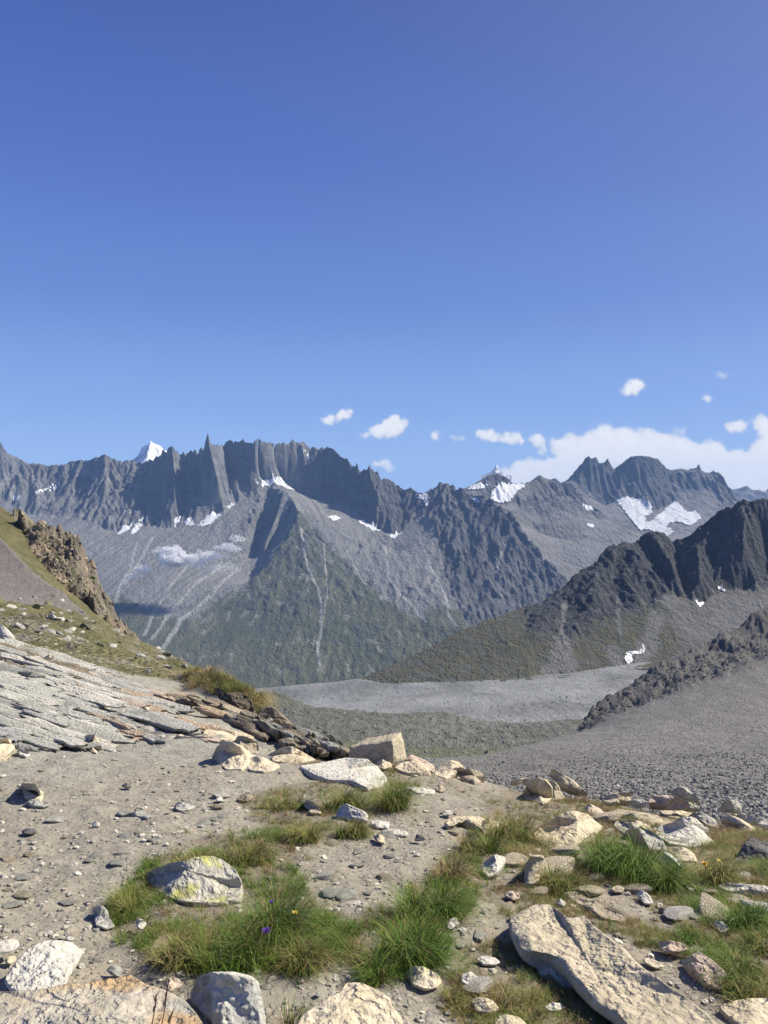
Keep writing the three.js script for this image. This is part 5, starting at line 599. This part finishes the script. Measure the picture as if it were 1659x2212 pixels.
outcrop('pale layered rock outcrop with cracked tilted beds at the left', [[-160, 1375], [0, 1392], [150, 1420], [250, 1460], [335, 1500], [392, 1560], [478, 1582], [350, 1586], [220, 1596], [150, 1608], [0, 1606], [-160, 1598]], 250, [70, 23],
  (r, x, y) => { const warmth = smooth(100, 330, x), q = r(); if (y < 1440 + x * .18 && q < .45) return 'brown'; if (q < .18) return 'schist'; if (q < .5) return warmth > .5 ? 'rust' : 'greenish'; if (q < .8) return 'grey'; return warmth > r() ? 'pink' : 'white'; }, { seed: 301, tilt: [.14, .3], len: [70, 280], wid: [9, 34], thick: [.02, .05], proud: .06 });
outcrop('brown layered rock rib slanting down to the wedge boulder', [[478, 1540], [540, 1552], [585, 1560], [640, 1585], [700, 1605], [745, 1628], [735, 1642], [690, 1640], [620, 1618], [560, 1592], [500, 1565]], 95, [60, 26],
  (r) => { const q = r(); return q < .55 ? 'brown' : q < .8 ? 'schist' : q < .92 ? 'tan' : 'rust'; }, { seed: 733, tilt: [.1, .55], len: [120, 210], wid: [7, 16], thick: [.04, .09], proud: .12 });
outcrop('small dark overhanging ledge in the middle of the trampled path', [[335, 1505], [352, 1500], [400, 1512], [395, 1522], [350, 1524]], 7, [50, 10], (r) => r() < .5 ? 'brown' : 'rust', { seed: 91, tilt: [.0, .2], len: [50, 40], wid: [14, 12], thick: [.07, .06], proud: .1 });

// ------------------------------------------------------------------ snow and ice on the far slopes
const snowTex = (() => { const f = tiled((u, v) => fbm2(u * 7, v * 7, 6)); return noiseTexture(512, (u, v) => { const q = smooth(.02, .4, f(u, v)); return [1 - q * .38, 1 - q * .39, 1 - q * .42]; }); })();
const SNOW = new THREE.MeshStandardMaterial({ color: new THREE.Color().setRGB(.74, .77, .80), map: snowTex, roughness: .8, side: THREE.DoubleSide, bumpMap: crag.bump, bumpScale: 14 });
const ICE = new THREE.MeshStandardMaterial({ color: new THREE.Color().setRGB(.62, .66, .70), map: snowTex, roughness: .7, side: THREE.DoubleSide, bumpMap: crag.bump, bumpScale: 14 });
function snow(T, label, poly, o = {}) {
  const P = poly.map(([x, y]) => { const q = T.pick(x, y); return [x, q.d]; }), us = P.map((p) => p[0]), ds = P.map((p) => p[1]).sort((a, b) => a - b), u0 = Math.min(...us) - 3, u1 = Math.max(...us) + 3, d0 = ds[0] - 12, d1 = ds[ds.length - 1] + 12, n = clamp(Math.round((u1 - u0) / 1.2), 12, 110), m = clamp(Math.round((d1 - d0) / 6), 12, 110), V = [], I = [], U = [], keep = [];
  for (let j = 0; j <= m; j++) for (let i = 0; i <= n; i++) { const u = lerp(u0, u1, i / n), d = lerp(d0, d1, j / m), x = (u - CX) / F * d, w = noise2(x / 30, d / 50) * 3 + noise2(x / 9, d / 14) * 2, dw = noise2(x / 22 + 9, d / 60) * 26 + noise2(x / 8 + 9, d / 16) * 12; keep.push(inPoly(u + w, d + dw, P)); V.push(x, T.sample(u, d) + (o.up ?? 3), -d); U.push(x / 300, d / 300); }
  for (let j = 0; j < m; j++) for (let i = 0; i < n; i++) { const a = j * (n + 1) + i, b = a + n + 1; if (keep[a] + keep[a + 1] + keep[b] + keep[b + 1] < 2) continue; const hi = (k) => V[k * 3 + 1], st = Math.hypot(hi(b) - hi(a), 0) / (Math.abs(V[b * 3 + 2] - V[a * 3 + 2]) + .01), sw = Math.abs(hi(a + 1) - hi(a)) / (Math.abs(V[a * 3 + 3] - V[a * 3]) + .01); if (!o.steep && Math.hypot(st, sw) > 1.7) continue; I.push(a, a + 1, b, a + 1, b + 1, b); }
  if (!I.length) return; const g = new THREE.BufferGeometry(); g.setAttribute('position', new THREE.Float32BufferAttribute(V, 3)); g.setAttribute('uv', new THREE.Float32BufferAttribute(U, 2)); g.setIndex(I); g.computeVertexNormals();
  put(o.ice ? 'glacier' : 'snow_patch', g, o.ice ? ICE : SNOW, label, o.ice ? 'glacier' : 'snow patch', o.ice ? 'glaciers under the far massif' : 'snow patches on the mountains', 'thing');
}
const S1 = cs(0, 915.9, .36456), S2 = cs(518.4, 915.9, .36456), S3 = cs(1054, 777.6, .36456), S5 = cs(1054, 1175, .36456);
snow(TA, 'long snow streak high on the left wall', S1(205, 412, 260, 388, 310, 358, 318, 366, 270, 396, 225, 410));
snow(TA, 'shorter snow streak right of the long high one', S1(284, 402, 325, 370, 358, 352, 352, 370, 305, 398));
snow(TA, 'small bright snow spot left of the rib below the ridge', S1(428, 328, 446, 308, 472, 306, 462, 322));
snow(TA, 'snow fleck on the left skyline below the snow peak', S1(550, 228, 575, 212, 582, 222, 565, 232));
snow(TA, 'tiny snow patch at the far left above the crag', S1(72, 450, 92, 424, 115, 430, 92, 456));
snow(TA, 'left snow tongue at the foot of the left wall', S1(685, 662, 720, 622, 782, 586, 790, 600, 740, 640));
snow(TA, 'pointed snow tongue at the foot of the left wall', S1(770, 655, 805, 600, 852, 546, 842, 604, 805, 645));
snow(TA, 'small snow patch below the tall rib', S1(890, 582, 930, 563, 940, 568, 920, 588));
snow(TA, 'snow patch at the foot of the pale rib', S1(1028, 597, 1040, 550, 1075, 540, 1065, 585));
snow(TA, 'snow patch right of the pale rib foot', S1(1090, 578, 1128, 556, 1155, 604, 1112, 604));
snow(TA, 'curved snow band climbing under the rock spire', S1(1165, 602, 1235, 548, 1272, 476, 1302, 468, 1275, 530, 1318, 532, 1265, 580, 1205, 606));
snow(TA, 'snow strip right of the curved band', S1(1308, 494, 1365, 458, 1408, 458, 1372, 494));
snow(TA, 'bright hanging snowfield below the striped wall', S2(88, 312, 150, 298, 222, 312, 292, 362, 358, 384, 355, 408, 300, 392, 222, 362, 180, 368, 95, 348), { up: 6 });
snow(TA, 'snow ledge near the top right of the striped wall', S2(368, 172, 400, 168, 436, 180, 402, 192));
snow(TA, 'snow patch in the scree bowl below the hanging snowfield', S2(518, 550, 560, 538, 604, 562, 562, 574));
snow(TA, 'long snow band at the foot of the dark cliff', S2(698, 576, 720, 570, 765, 592, 805, 600, 834, 642, 780, 628, 722, 592));
snow(TA, 'thin snow crescent right of the long band under the dark cliff', S2(888, 660, 930, 648, 962, 646, 912, 680));
snow(TA, 'snow saddle between the dark cliff and the next peak', S2(1030, 440, 1060, 425, 1118, 415, 1120, 460, 1112, 494, 1088, 472, 1060, 448), { up: 8 });
snow(TA, 'snow patch on the crest right of the snow saddle', S2(1368, 440, 1402, 440, 1432, 472, 1388, 464));
snow(TB, 'snow shoulder left of the dark summit with the rock fang', S2(1340, 388, 1375, 370, 1420, 350, 1472, 358, 1450, 386, 1372, 392), { up: 8 });
snow(TB, 'broad bright glacier tongue below the dark summit', S2(1488, 440, 1502, 398, 1532, 360, 1612, 360, 1660, 372, 1700, 366, 1640, 400, 1600, 462, 1540, 474, 1492, 452), { up: 10 });
snow(TB, 'snow saddle running up to the cloud', S3(150, 770, 185, 745, 236, 722, 215, 755, 160, 795), { up: 10 });
snow(TB, 'small snow patch on the cliff left of the far glaciers', S3(560, 866, 592, 864, 626, 884, 602, 894));
snow(TB, 'bright snow spot below the cliff left of the far glaciers', S3(578, 974, 625, 974, 622, 994));
snow(TB, 'snow sliver on the scree below the glacier tongue', S3(130, 960, 160, 962, 188, 982, 170, 986));
snow(TB, 'left white glacier under the clouded summit', S3(764, 836, 800, 826, 852, 816, 922, 826, 972, 880, 968, 912, 930, 930, 940, 990, 905, 1020, 860, 960, 800, 886), { ice: true, up: 10 });
snow(TB, 'right white glacier with a pointed top under the clouded summit', S3(985, 945, 1060, 880, 1085, 862, 1105, 838, 1140, 858, 1180, 908, 1228, 895, 1262, 938, 1200, 985, 1120, 960, 1050, 975, 1000, 970), { ice: true, up: 10 });
snow(TB, 'grey lower glacier between the two white ones', S3(900, 975, 985, 950, 1050, 938, 1092, 934, 1060, 990, 1100, 1020, 1060, 1050, 980, 1020, 920, 1000), { ice: true, up: 9 });
snow(TS, 'white snow patch at the foot of the dark spur', S5(808, 652, 850, 654, 892, 634, 932, 613, 932, 632, 880, 666, 820, 702), { steep: true, up: 1 });
snow(TS, 'small snow patch in the notch of the spur scree', S5(1222, 340, 1250, 345, 1282, 333, 1277, 362, 1255, 367), { steep: true, up: 1.5 });
snow(TS, 'upper snow patch below the dark spur wall', S5(1358, 290, 1385, 264, 1410, 262, 1406, 285), { steep: true, up: 1.5 });

// ------------------------------------------------------------------ blocks lying on the far slopes
const blockLow = [0, 1, 2].map((k) => { const g = mergeVertices(new THREE.IcosahedronGeometry(.5, 0).deleteAttribute('uv').deleteAttribute('normal'), 1e-3), P = g.attributes.position, r = rngOf(70 + k); for (let i = 0; i < P.count; i++) { const q = .65 + r() * .7; P.setXYZ(i, P.getX(i) * q, P.getY(i) * q * .7, P.getZ(i) * q); } const f = g.toNonIndexed(); f.computeVertexNormals(); return f; });
const GREY3 = [[.19, .19, .181], [.16, .16, .153], [.22, .219, .208], [.135, .135, .13], [.265, .264, .25]];
scatter('scree_stones', blockLow, PLAIN, 120000, (r) => { const x = 840 + r() * 900, y = 1390 + r() * 410, q = TR.pick(x, y); if (!q.hit || q.d > 420) return null; const dark = cragR(x, q.d) > .5, s = dark ? .2 + Math.pow(r(), 5) * 1.4 : .08 + Math.pow(r(), 6) * .4; if (dark && r() < .75) return null; return { p: q.p, s, rx: r() * 6, ry: r() * 6, rz: r() * 6, c: dark ? tint(r, [[.09, .088, .085], [.06, .06, .058], [.13, .126, .12]]) : tint(r, GREY3) }; }, 'broken grey stones covering the scree slope', 'scree', 81);
scatter('moraine_blocks', blockLow, PLAIN, 4000, (r) => { const x = 600 + r() * 850, y = 1440 + r() * 190, q = TM.pick(x, y); if (!q.hit) return null; return { p: q.p, s: .6 + Math.pow(r(), 7) * 3.4, rx: r() * 6, ry: r() * 6, rz: r() * 6, c: tint(r, q.d > 1000 ? [[.24, .25, .25], [.17, .175, .175], [.3, .31, .31]] : [[.15, .15, .135], [.2, .198, .185], [.1, .105, .085]]) }; }, 'boulders strewn over the moraine and glacier plain', 'boulders', 82);
scatter('hillside_stones', blockLow, PLAIN, 1700, (r) => { const x = -20 + r() * 480, y = 1285 + r() * 160, q = TL.pick(x, y); if (!q.hit || q.d > 105 || fbm2(q.p.x / 6, q.p.z / 9, 3) + r() * .5 < .12) return null; return { p: q.p, s: V3(1, .6, .8).multiplyScalar(.05 + Math.pow(r(), 6) * .95 * smooth(14, 50, q.d)), rx: (r() - .5), ry: r() * 6, rz: (r() - .5), c: tint(r, [[.3, .3, .27], [.24, .24, .2], [.42, .4, .36], [.14, .135, .1], [.17, .165, .1]]) }; }, 'pale stones in the grass of the left hillside', 'stones', 83);
scatter('crag_blocks', blockLow, PLAIN, 2600, (r) => { const x = 20 + r() * 300, y = 1105 + r() * 300, q = TL.pick(x, y); if (!q.hit || !inPoly(x, q.d, polyCrag)) return null; return { p: q.p, s: V3(.7, 1.25, .8).multiplyScalar(.2 + Math.pow(r(), 4) * 1.1), rx: (r() - .5) * 1.4, ry: r() * 6, rz: (r() - .5) * 1.4, c: tint(r, x > 215 + (q.p.y + 12) * -1 ? [[.15, .13, .11], [.1, .09, .08], [.2, .175, .14]] : [[.27, .225, .165], [.19, .165, .135], [.33, .275, .19], [.12, .11, .095], [.1, .105, .05]]) }; }, 'crumbling brown blocks of the left crag', 'crag', 84);
{ const q = W(1085, 1646, 96); const B = (x, y, s, k) => { const g = dress(mergeVertices(new THREE.IcosahedronGeometry(.5, 5).deleteAttribute('uv'), 1e-4), 'dark', 500 + k); const m = put('boulder', g, STONE, k ? 'small dark boulder leaning on the lone one on the scree' : 'lone dark boulder on the near scree beyond the crest', 'boulder', null, 'thing'); const p = TR.pick(x, y); m.position.copy(p.p); m.scale.set(s, s * .75, s); m.rotation.y = k; }; B(1088, 1648, 1.1, 0); B(1080, 1652, .75, 1); }

// ------------------------------------------------------------------ grass
const GRASS = new THREE.MeshPhysicalMaterial({ vertexColors: true, roughness: .7, side: THREE.DoubleSide, transmission: .25, thickness: 0, specularIntensity: .4 });
function blade(P, C, I, bx, by, bz, az, lean, len, w, col, bend) { const dx = Math.cos(az), dz = Math.sin(az), b = P.length / 3, n = 3; for (let k = 0; k <= n; k++) { const t = k / n, a = lean + bend * t * t, r = Math.sin(a) * len * t, h = Math.cos(a) * len * t, ww = w * (1 - t * .92) / 2; P.push(bx + dx * r - dz * ww, by + h, bz + dz * r + dx * ww, bx + dx * r + dz * ww, by + h, bz + dz * r - dx * ww); C.push(...col, ...col); if (k < n) { const o = b + k * 2; I.push(o, o + 1, o + 2, o + 1, o + 3, o + 2); } } }
const GCOL = [[[.10, .19, .02], [.14, .235, .028], [.065, .13, .014]], [[.22, .215, .05], [.27, .24, .075], [.17, .165, .04]], [[.36, .29, .13], [.42, .35, .17], [.3, .23, .1]], [[.2, .12, .08], [.24, .15, .1], [.15, .085, .06]]];
const pickMix = (r, m) => { let q = r() * (m[0] + m[1] + m[2] + m[3]); for (let k = 0; k < 4; k++) { q -= m[k]; if (q <= 0) return k; } return 0; };
function geoOf(P, C, I) { const g = new THREE.BufferGeometry(); g.setAttribute('position', new THREE.Float32BufferAttribute(P, 3)); g.setAttribute('color', new THREE.Float32BufferAttribute(C, 3)); g.setIndex(I); g.computeVertexNormals(); return g; }
const tufts = [0, 1, 2, 3].map((cls) => [0, 1, 2].map((v) => { const r = rngOf(1000 + cls * 10 + v), P = [], C = [], I = []; for (let k = 0; k < 16; k++) { const c = GCOL[r() < .78 ? cls : (cls + 1) % 3][Math.floor(r() * 3)], q = .8 + r() * .4; blade(P, C, I, (r() - .5) * .45, -.05, (r() - .5) * .45, r() * 6.28, .1 + r() * .6, .5 + r() * .55, .022 + r() * .016, mul3(c, q), .2 + r() * .9); if (cls === 3 && k % 3 === 0) { const n = P.length / 3; for (let h = 0; h < 3; h++) blade(P, C, I, P[n * 3 - 3] + (r() - .5) * .05, P[n * 3 - 2] - h * .05, P[n * 3 - 1], r() * 6.28, .5 + r(), .07, .04, mul3(c, .9), .2); } } return geoOf(P, C, I); }));
tufts.forEach((geos, cls) => { const nm = ['green_grass', 'olive_grass', 'dry_grass', 'seeding_grass'][cls];
  const turns = []; ZONES.forEach((z, k) => { for (let t = 0; t < z.n * 6 * z.m[cls]; t++) turns.push(k); }); let at = 0;
  scatter(nm, geos, GRASS, turns.length, (r) => { const z = ZONES[turns[at++]]; const xs = z.P.map((p) => p[0]), ys = z.P.map((p) => p[1]), x = lerp(Math.min(...xs), Math.max(...xs), r()), y = lerp(Math.min(...ys), Math.max(...ys), r()); if (!inPoly(x + noise2(x / 30, y / 30) * 30, y + noise2(x / 30 + 9, y / 30) * 14, z.P)) return null; const q = gp(x, y); if (!q.hit || q.d > 13) return null; const clump = fbm2(q.p.x / .25 + cls * 2.3, q.p.z / .25, 3); if (clump < -.1 + r() * .22) return null; const s = z.h * (.4 + r() * .45 + Math.max(0, clump) * .9); return { p: q.p, s: V3(s * 1.15, s, s * 1.15), rx: 0, ry: r() * 6.28, rz: 0 }; }, ['short green grass around the stones', 'olive grass among the stones', 'dry straw coloured grass among the stones', 'reddish brown seeding grass among the stones'][cls], 'grass', 2000 + cls); });
function tussock(label, x, y, wpx, hpx, n, mix, o = {}) {
  const r = rngOf(Math.round(x * 7 + y * 13)), q = gpc(x, y), d = q.d, R = wpx / 2 / F * d, H = hpx / F * d, P = [], C = [], I = [];
  const subs = [...Array(o.subs ?? 9)].map(() => { const a = r() * 6.28, e = Math.sqrt(r()); return [Math.cos(a) * e * R * .62, Math.sin(a) * e * R * .5, .5 + r() * .5, r() * 6.28, .15 + r() * .5, pickMix(r, mix)]; }), wind = o.leanX ?? .12;
  n = Math.round(n * .72); for (let k = 0; k < n; k++) { const u = subs[k % subs.length], a = r() * 6.28, e = r(), bx = u[0] + Math.cos(a) * e * R * .26, bz = u[1] + Math.sin(a) * e * R * .26, gy = TG.yAt(q.p.x + bx, q.p.z + bz) - q.p.y, c = mul3(GCOL[r() < .6 ? u[5] : pickMix(r, mix)][Math.floor(r() * 3)], .7 + r() * .6), vx = Math.cos(a) * (.3 + e) + Math.cos(u[3]) * u[4] + wind * 2 + (r() - .5) * .5, vz = Math.sin(a) * (.3 + e) + Math.sin(u[3]) * u[4] + (r() - .5) * .5; blade(P, C, I, bx, gy - .01, bz, Math.atan2(vz, vx), .06 + Math.hypot(vx, vz) * (.16 + r() * .22), H * u[2] * (.5 + r() * .5), (.0024 + r() * .0022) * (.7 + d * .1), c, .25 + r() * .9 + (o.droop ?? 0)); }
  const m = put('grass_tussock', geoOf(P, C, I), GRASS, label, 'grass tussock', null, 'thing'); m.position.copy(q.p); return m;
}
const DARKG = [.9, .08, .02, .0], BRIGHT = [.75, .2, .05, 0], OLIVE = [.3, .45, .2, .05], GOLD = [.03, .18, .72, .07], RUST = [.1, .3, .25, .35];
tussock('golden grass cushion on top of the earth bank', 460, 1466, 150, 48, 1500, GOLD, { droop: .2 });
tussock('green grass on the front of the earth bank', 500, 1488, 80, 34, 600, [.6, .25, .15, 0], { droop: .3 });
tussock('long golden grass hanging over the right end of the earth bank', 548, 1512, 60, 62, 1100, [.02, .2, .75, .03], { droop: 1.1, leanX: .5 });
tussock('thin golden tuft at the left end of the earth bank', 415, 1460, 60, 45, 350, GOLD);
tussock('tall dark green tussock leaning against the whitish rock ridge', 1345, 1890, 200, 150, 2600, DARKG, { leanX: .1, subs: 10 });
tussock('green tussock at the right foot of the tall dark one', 1425, 1915, 130, 95, 1300, BRIGHT);
tussock('largest dark tussock in front of the speckled boulder', 490, 2080, 230, 150, 2600, DARKG, { subs: 14 });
tussock('bright green tussock right of the speckled boulder', 590, 2030, 170, 175, 2300, BRIGHT, { leanX: .3, subs: 12 });
tussock('green tussock below the left end of the speckled boulder', 400, 2075, 150, 105, 1500, OLIVE);
tussock('low spreading tussock at the left tip of the front grass', 280, 1965, 120, 75, 1100, OLIVE, { leanX: -.3 });
tussock('low grass fringe behind the speckled boulder', 400, 1868, 150, 55, 1000, OLIVE);
tussock('grass fringe behind the right of the speckled boulder', 530, 1868, 160, 75, 1100, OLIVE);
tussock('olive tussock at the front edge of the front grass', 650, 2085, 150, 110, 1300, OLIVE);
tussock('bright green tussock in the middle of the green strip', 890, 2070, 200, 140, 2200, BRIGHT, { subs: 14, leanX: .25 });
tussock('long bladed tussock at the top of the green strip', 930, 1985, 180, 125, 1900, BRIGHT, { subs: 12, leanX: .25 });
tussock('low green tussock at the foot of the green strip', 830, 2110, 150, 90, 1300, BRIGHT);
tussock('reddish olive tussock by the right path edge', 985, 1905, 130, 95, 1000, RUST);
tussock('olive tussock higher along the right path edge', 1030, 1840, 120, 80, 900, OLIVE);
tussock('green tussock against the broad pale slab', 745, 1745, 120, 70, 1100, [.6, .3, .08, .02]);
tussock('green tussock at the right corner of the broad pale slab', 850, 1745, 115, 100, 1200, [.5, .35, .13, .02]);
tussock('dense tussock in front of the grey streaked white stone', 760, 1802, 100, 55, 1100, OLIVE);
tussock('olive tussock left of the grey streaked white stone', 655, 1815, 90, 60, 800, OLIVE);
tussock('faded tussock at the left end of the middle grass', 625, 1745, 110, 55, 800, [.35, .35, .25, .05]);
tussock('dark green tussock at the right edge of the photo', 1640, 2000, 170, 100, 1700, DARKG);
tussock('yellowish tussock with orange flowers near the dark boulder', 1540, 1900, 120, 80, 1100, [.35, .45, .18, .02]);
tussock('green tussock between the upright stone and the tall dark tussock', 1215, 1915, 140, 80, 1200, OLIVE);
tussock('olive tussock left of the large cream boulder', 1110, 1815, 150, 95, 1200, OLIVE);
tussock('green tussock right of the rough pinkish boulder', 1565, 2115, 130, 85, 1100, [.5, .35, .14, .01]);
tussock('tiny green tuft alone on the left path', 395, 1800, 40, 25, 120, OLIVE);
tussock('thin dark tuft at the bottom edge right of the grey block', 625, 2220, 60, 130, 110, [.5, .3, .05, .15]);
tussock('sparse dark tuft beside the cream stone near the bottom', 985, 2165, 70, 75, 220, [.3, .3, .1, .3]);
tussock('sparse rusty tuft at the bottom in front of the big slab', 1120, 2190, 150, 80, 420, RUST);
tussock('small green tuft at the bottom right corner', 1655, 2050, 120, 80, 800, [.5, .35, .14, .01]);

// flowers and dry stalks
const plain = (c, o = {}) => new THREE.MeshStandardMaterial({ color: new THREE.Color().setRGB(...c), roughness: .7, side: THREE.DoubleSide, ...o });
const STEM = plain([.08, .1, .03]), DRY = plain([.13, .085, .06]);
function stalk(name, label, cat, x, y, topx, topy, near, bloom) {
  const g = gp(x, y), t = W(topx, topy, g.d * near), root = new THREE.Group(); root.name = numbered(name); root.position.copy(g.p); scene.add(root);
  const rel = t.clone().sub(g.p), curve = new THREE.CatmullRomCurve3([V3(0, -.02, 0), rel.clone().multiplyScalar(.5).add(V3(.006, .01, 0)), rel]); const s = new THREE.Mesh(new THREE.TubeGeometry(curve, 10, .0018, 5), name === 'dry_stalk' ? DRY : STEM); s.name = 'stem'; root.add(s); bloom(root, rel); return tag(root, label, cat, null, 'thing');
}
function petals(n, len, wid, up, mat, name) { return (root, p) => { const P = [], C = [], I = []; const r = rngOf(n * 31 + Math.round(len * 1e4)); for (let k = 0; k < n; k++) blade(P, C, I, p.x + (r() - .5) * len * .3, p.y - len * .3 + (r() - .5) * len * .4, p.z + (r() - .5) * len * .3, k / n * 6.283 * 5, up + r() * .5, len * (.8 + r() * .4), wid, [1, 1, 1], .4); const m = new THREE.Mesh(geoOf(P, C, I), mat); m.name = name; root.add(m); }; }
const PURPLE = plain([.09, .03, .3]), YELLOW = plain([.62, .48, .07]), ORANGE = plain([.7, .36, .02]);
stalk('flower', 'round purple flower head in the front grass', 'flower', 580, 2075, 575, 2010, .93, petals(44, .016, .006, .5, PURPLE, 'bloom'));
stalk('flower', 'smaller purple flower above the round purple one', 'flower', 590, 2040, 587, 1948, .95, petals(26, .010, .005, .5, PURPLE, 'bloom'));
stalk('flower', 'pale yellow flower at the path edge of the front grass', 'flower', 640, 2030, 637, 1971, .96, petals(18, .013, .008, .4, YELLOW, 'bloom'));
stalk('flower', 'orange flower in the yellowish tussock on the right', 'flower', 1522, 1900, 1522, 1864, .96, petals(20, .017, .010, .6, ORANGE, 'bloom'));
stalk('flower', 'second fainter orange flower right of the first', 'flower', 1554, 1895, 1553, 1859, .96, petals(14, .012, .008, .6, YELLOW, 'bloom'));
const spike = (root, p) => { const P = [], C = [], I = [], r = rngOf(Math.round(p.x * 9999)); for (let k = 0; k < 26; k++) { const t = .62 + r() * .4; blade(P, C, I, p.x * t, p.y * t, p.z * t, r() * 6.28, .3 + r() * .5, .018, .005, [1, 1, 1], .3); } const m = new THREE.Mesh(geoOf(P, C, I), DRY); m.name = 'seed_head'; root.add(m); };
stalk('dry_stalk', 'tallest dark seed stalk over the stained slab', 'dry stalk', 318, 2245, 338, 2150, .9, spike);
stalk('dry_stalk', 'dark seed stalk right of the tallest one', 'dry stalk', 340, 2245, 362, 2130, .9, spike);
stalk('dry_stalk', 'short bent dark seed stalk beside the other two', 'dry stalk', 352, 2240, 372, 2188, .92, spike);

// ------------------------------------------------------------------ clouds: swarms of fine droplets
const MIST = new THREE.MeshPhysicalMaterial({ color: new THREE.Color().setRGB(.96, .965, .98), roughness: 1, specularIntensity: 0, transmission: .5, thickness: 0, side: THREE.DoubleSide });
function cloud(label, d, blobs, o = {}) {   // one mesh of many fine flakes of mist
  const r = rngOf(Math.round(blobs[0][0] * 11 + blobs[0][1])), P = [], sz = o.size ?? .85, k = d / F, edge = o.edge ?? .9, c0 = W(blobs[0][0], blobs[0][1], d), T = [[1, 1, 1], [1, -1, -1], [-1, 1, -1], [-1, -1, 1]], v = V3(), E = new THREE.Euler();
  for (const [x, y, rx, ry, tau = 1] of blobs) {
    const c = W(x, y, d).sub(c0), rz = Math.min(rx, ry * 1.5), n = Math.round(tau * 3.14 * rx * ry / (1.3 * sz * sz) * (o.cover ?? 1));
    for (let t = 0, tries = 0; t < n && tries < n * 9; tries++) { const a = (r() * 2 - 1) * 1.35, b = (r() * 2 - 1) * 1.35, e = (r() * 2 - 1) * 1.2, px = a * rx, py = b * ry, pz = e * rz, q = a * a + b * b * (b < 0 ? 1.5 : 1) + e * e, f = fbm3((x + px) / 26 + 3, (y - py) / 20, pz / 24, 5); if (q > .62 + f * 1.7 * edge + (r() - .5) * (o.soft ?? .35)) continue; t++;
      const g = sz * k * (.55 + r() * .9) * .72; E.set(r() * 6, r() * 6, r() * 6); const w = T.map((p) => v.set(...p).multiplyScalar(g).applyEuler(E).add({ x: c.x + px * k, y: c.y + py * k, z: c.z + pz * k }).toArray()); P.push(...w[0], ...w[1], ...w[2], ...w[0], ...w[3], ...w[1], ...w[0], ...w[2], ...w[3], ...w[1], ...w[3], ...w[2]); }
  }
  const g = new THREE.BufferGeometry(); g.setAttribute('position', new THREE.Float32BufferAttribute(P, 3)); g.computeVertexNormals(); const m = put('cloud', g, MIST, label, 'cloud', null, 'thing'); m.position.copy(c0); return m;
}
cloud('wispy white cloud drifting low across the far grassy slope', 5350, [[370, 1204, 30, 24, 1.5], [380, 1206, 20, 18, 1], [405, 1214, 40, 15, .7], [445, 1201, 46, 12, .5], [492, 1183, 30, 11, .35], [310, 1230, 20, 11, .4], [475, 1225, 50, 12, .1], [345, 1190, 18, 9, .3], [512, 1165, 20, 11, .16], [290, 1245, 24, 9, .15]], { size: .8, soft: 1.1, edge: 1.2, cover: 1.7 });
renderer.render(scene, camera);
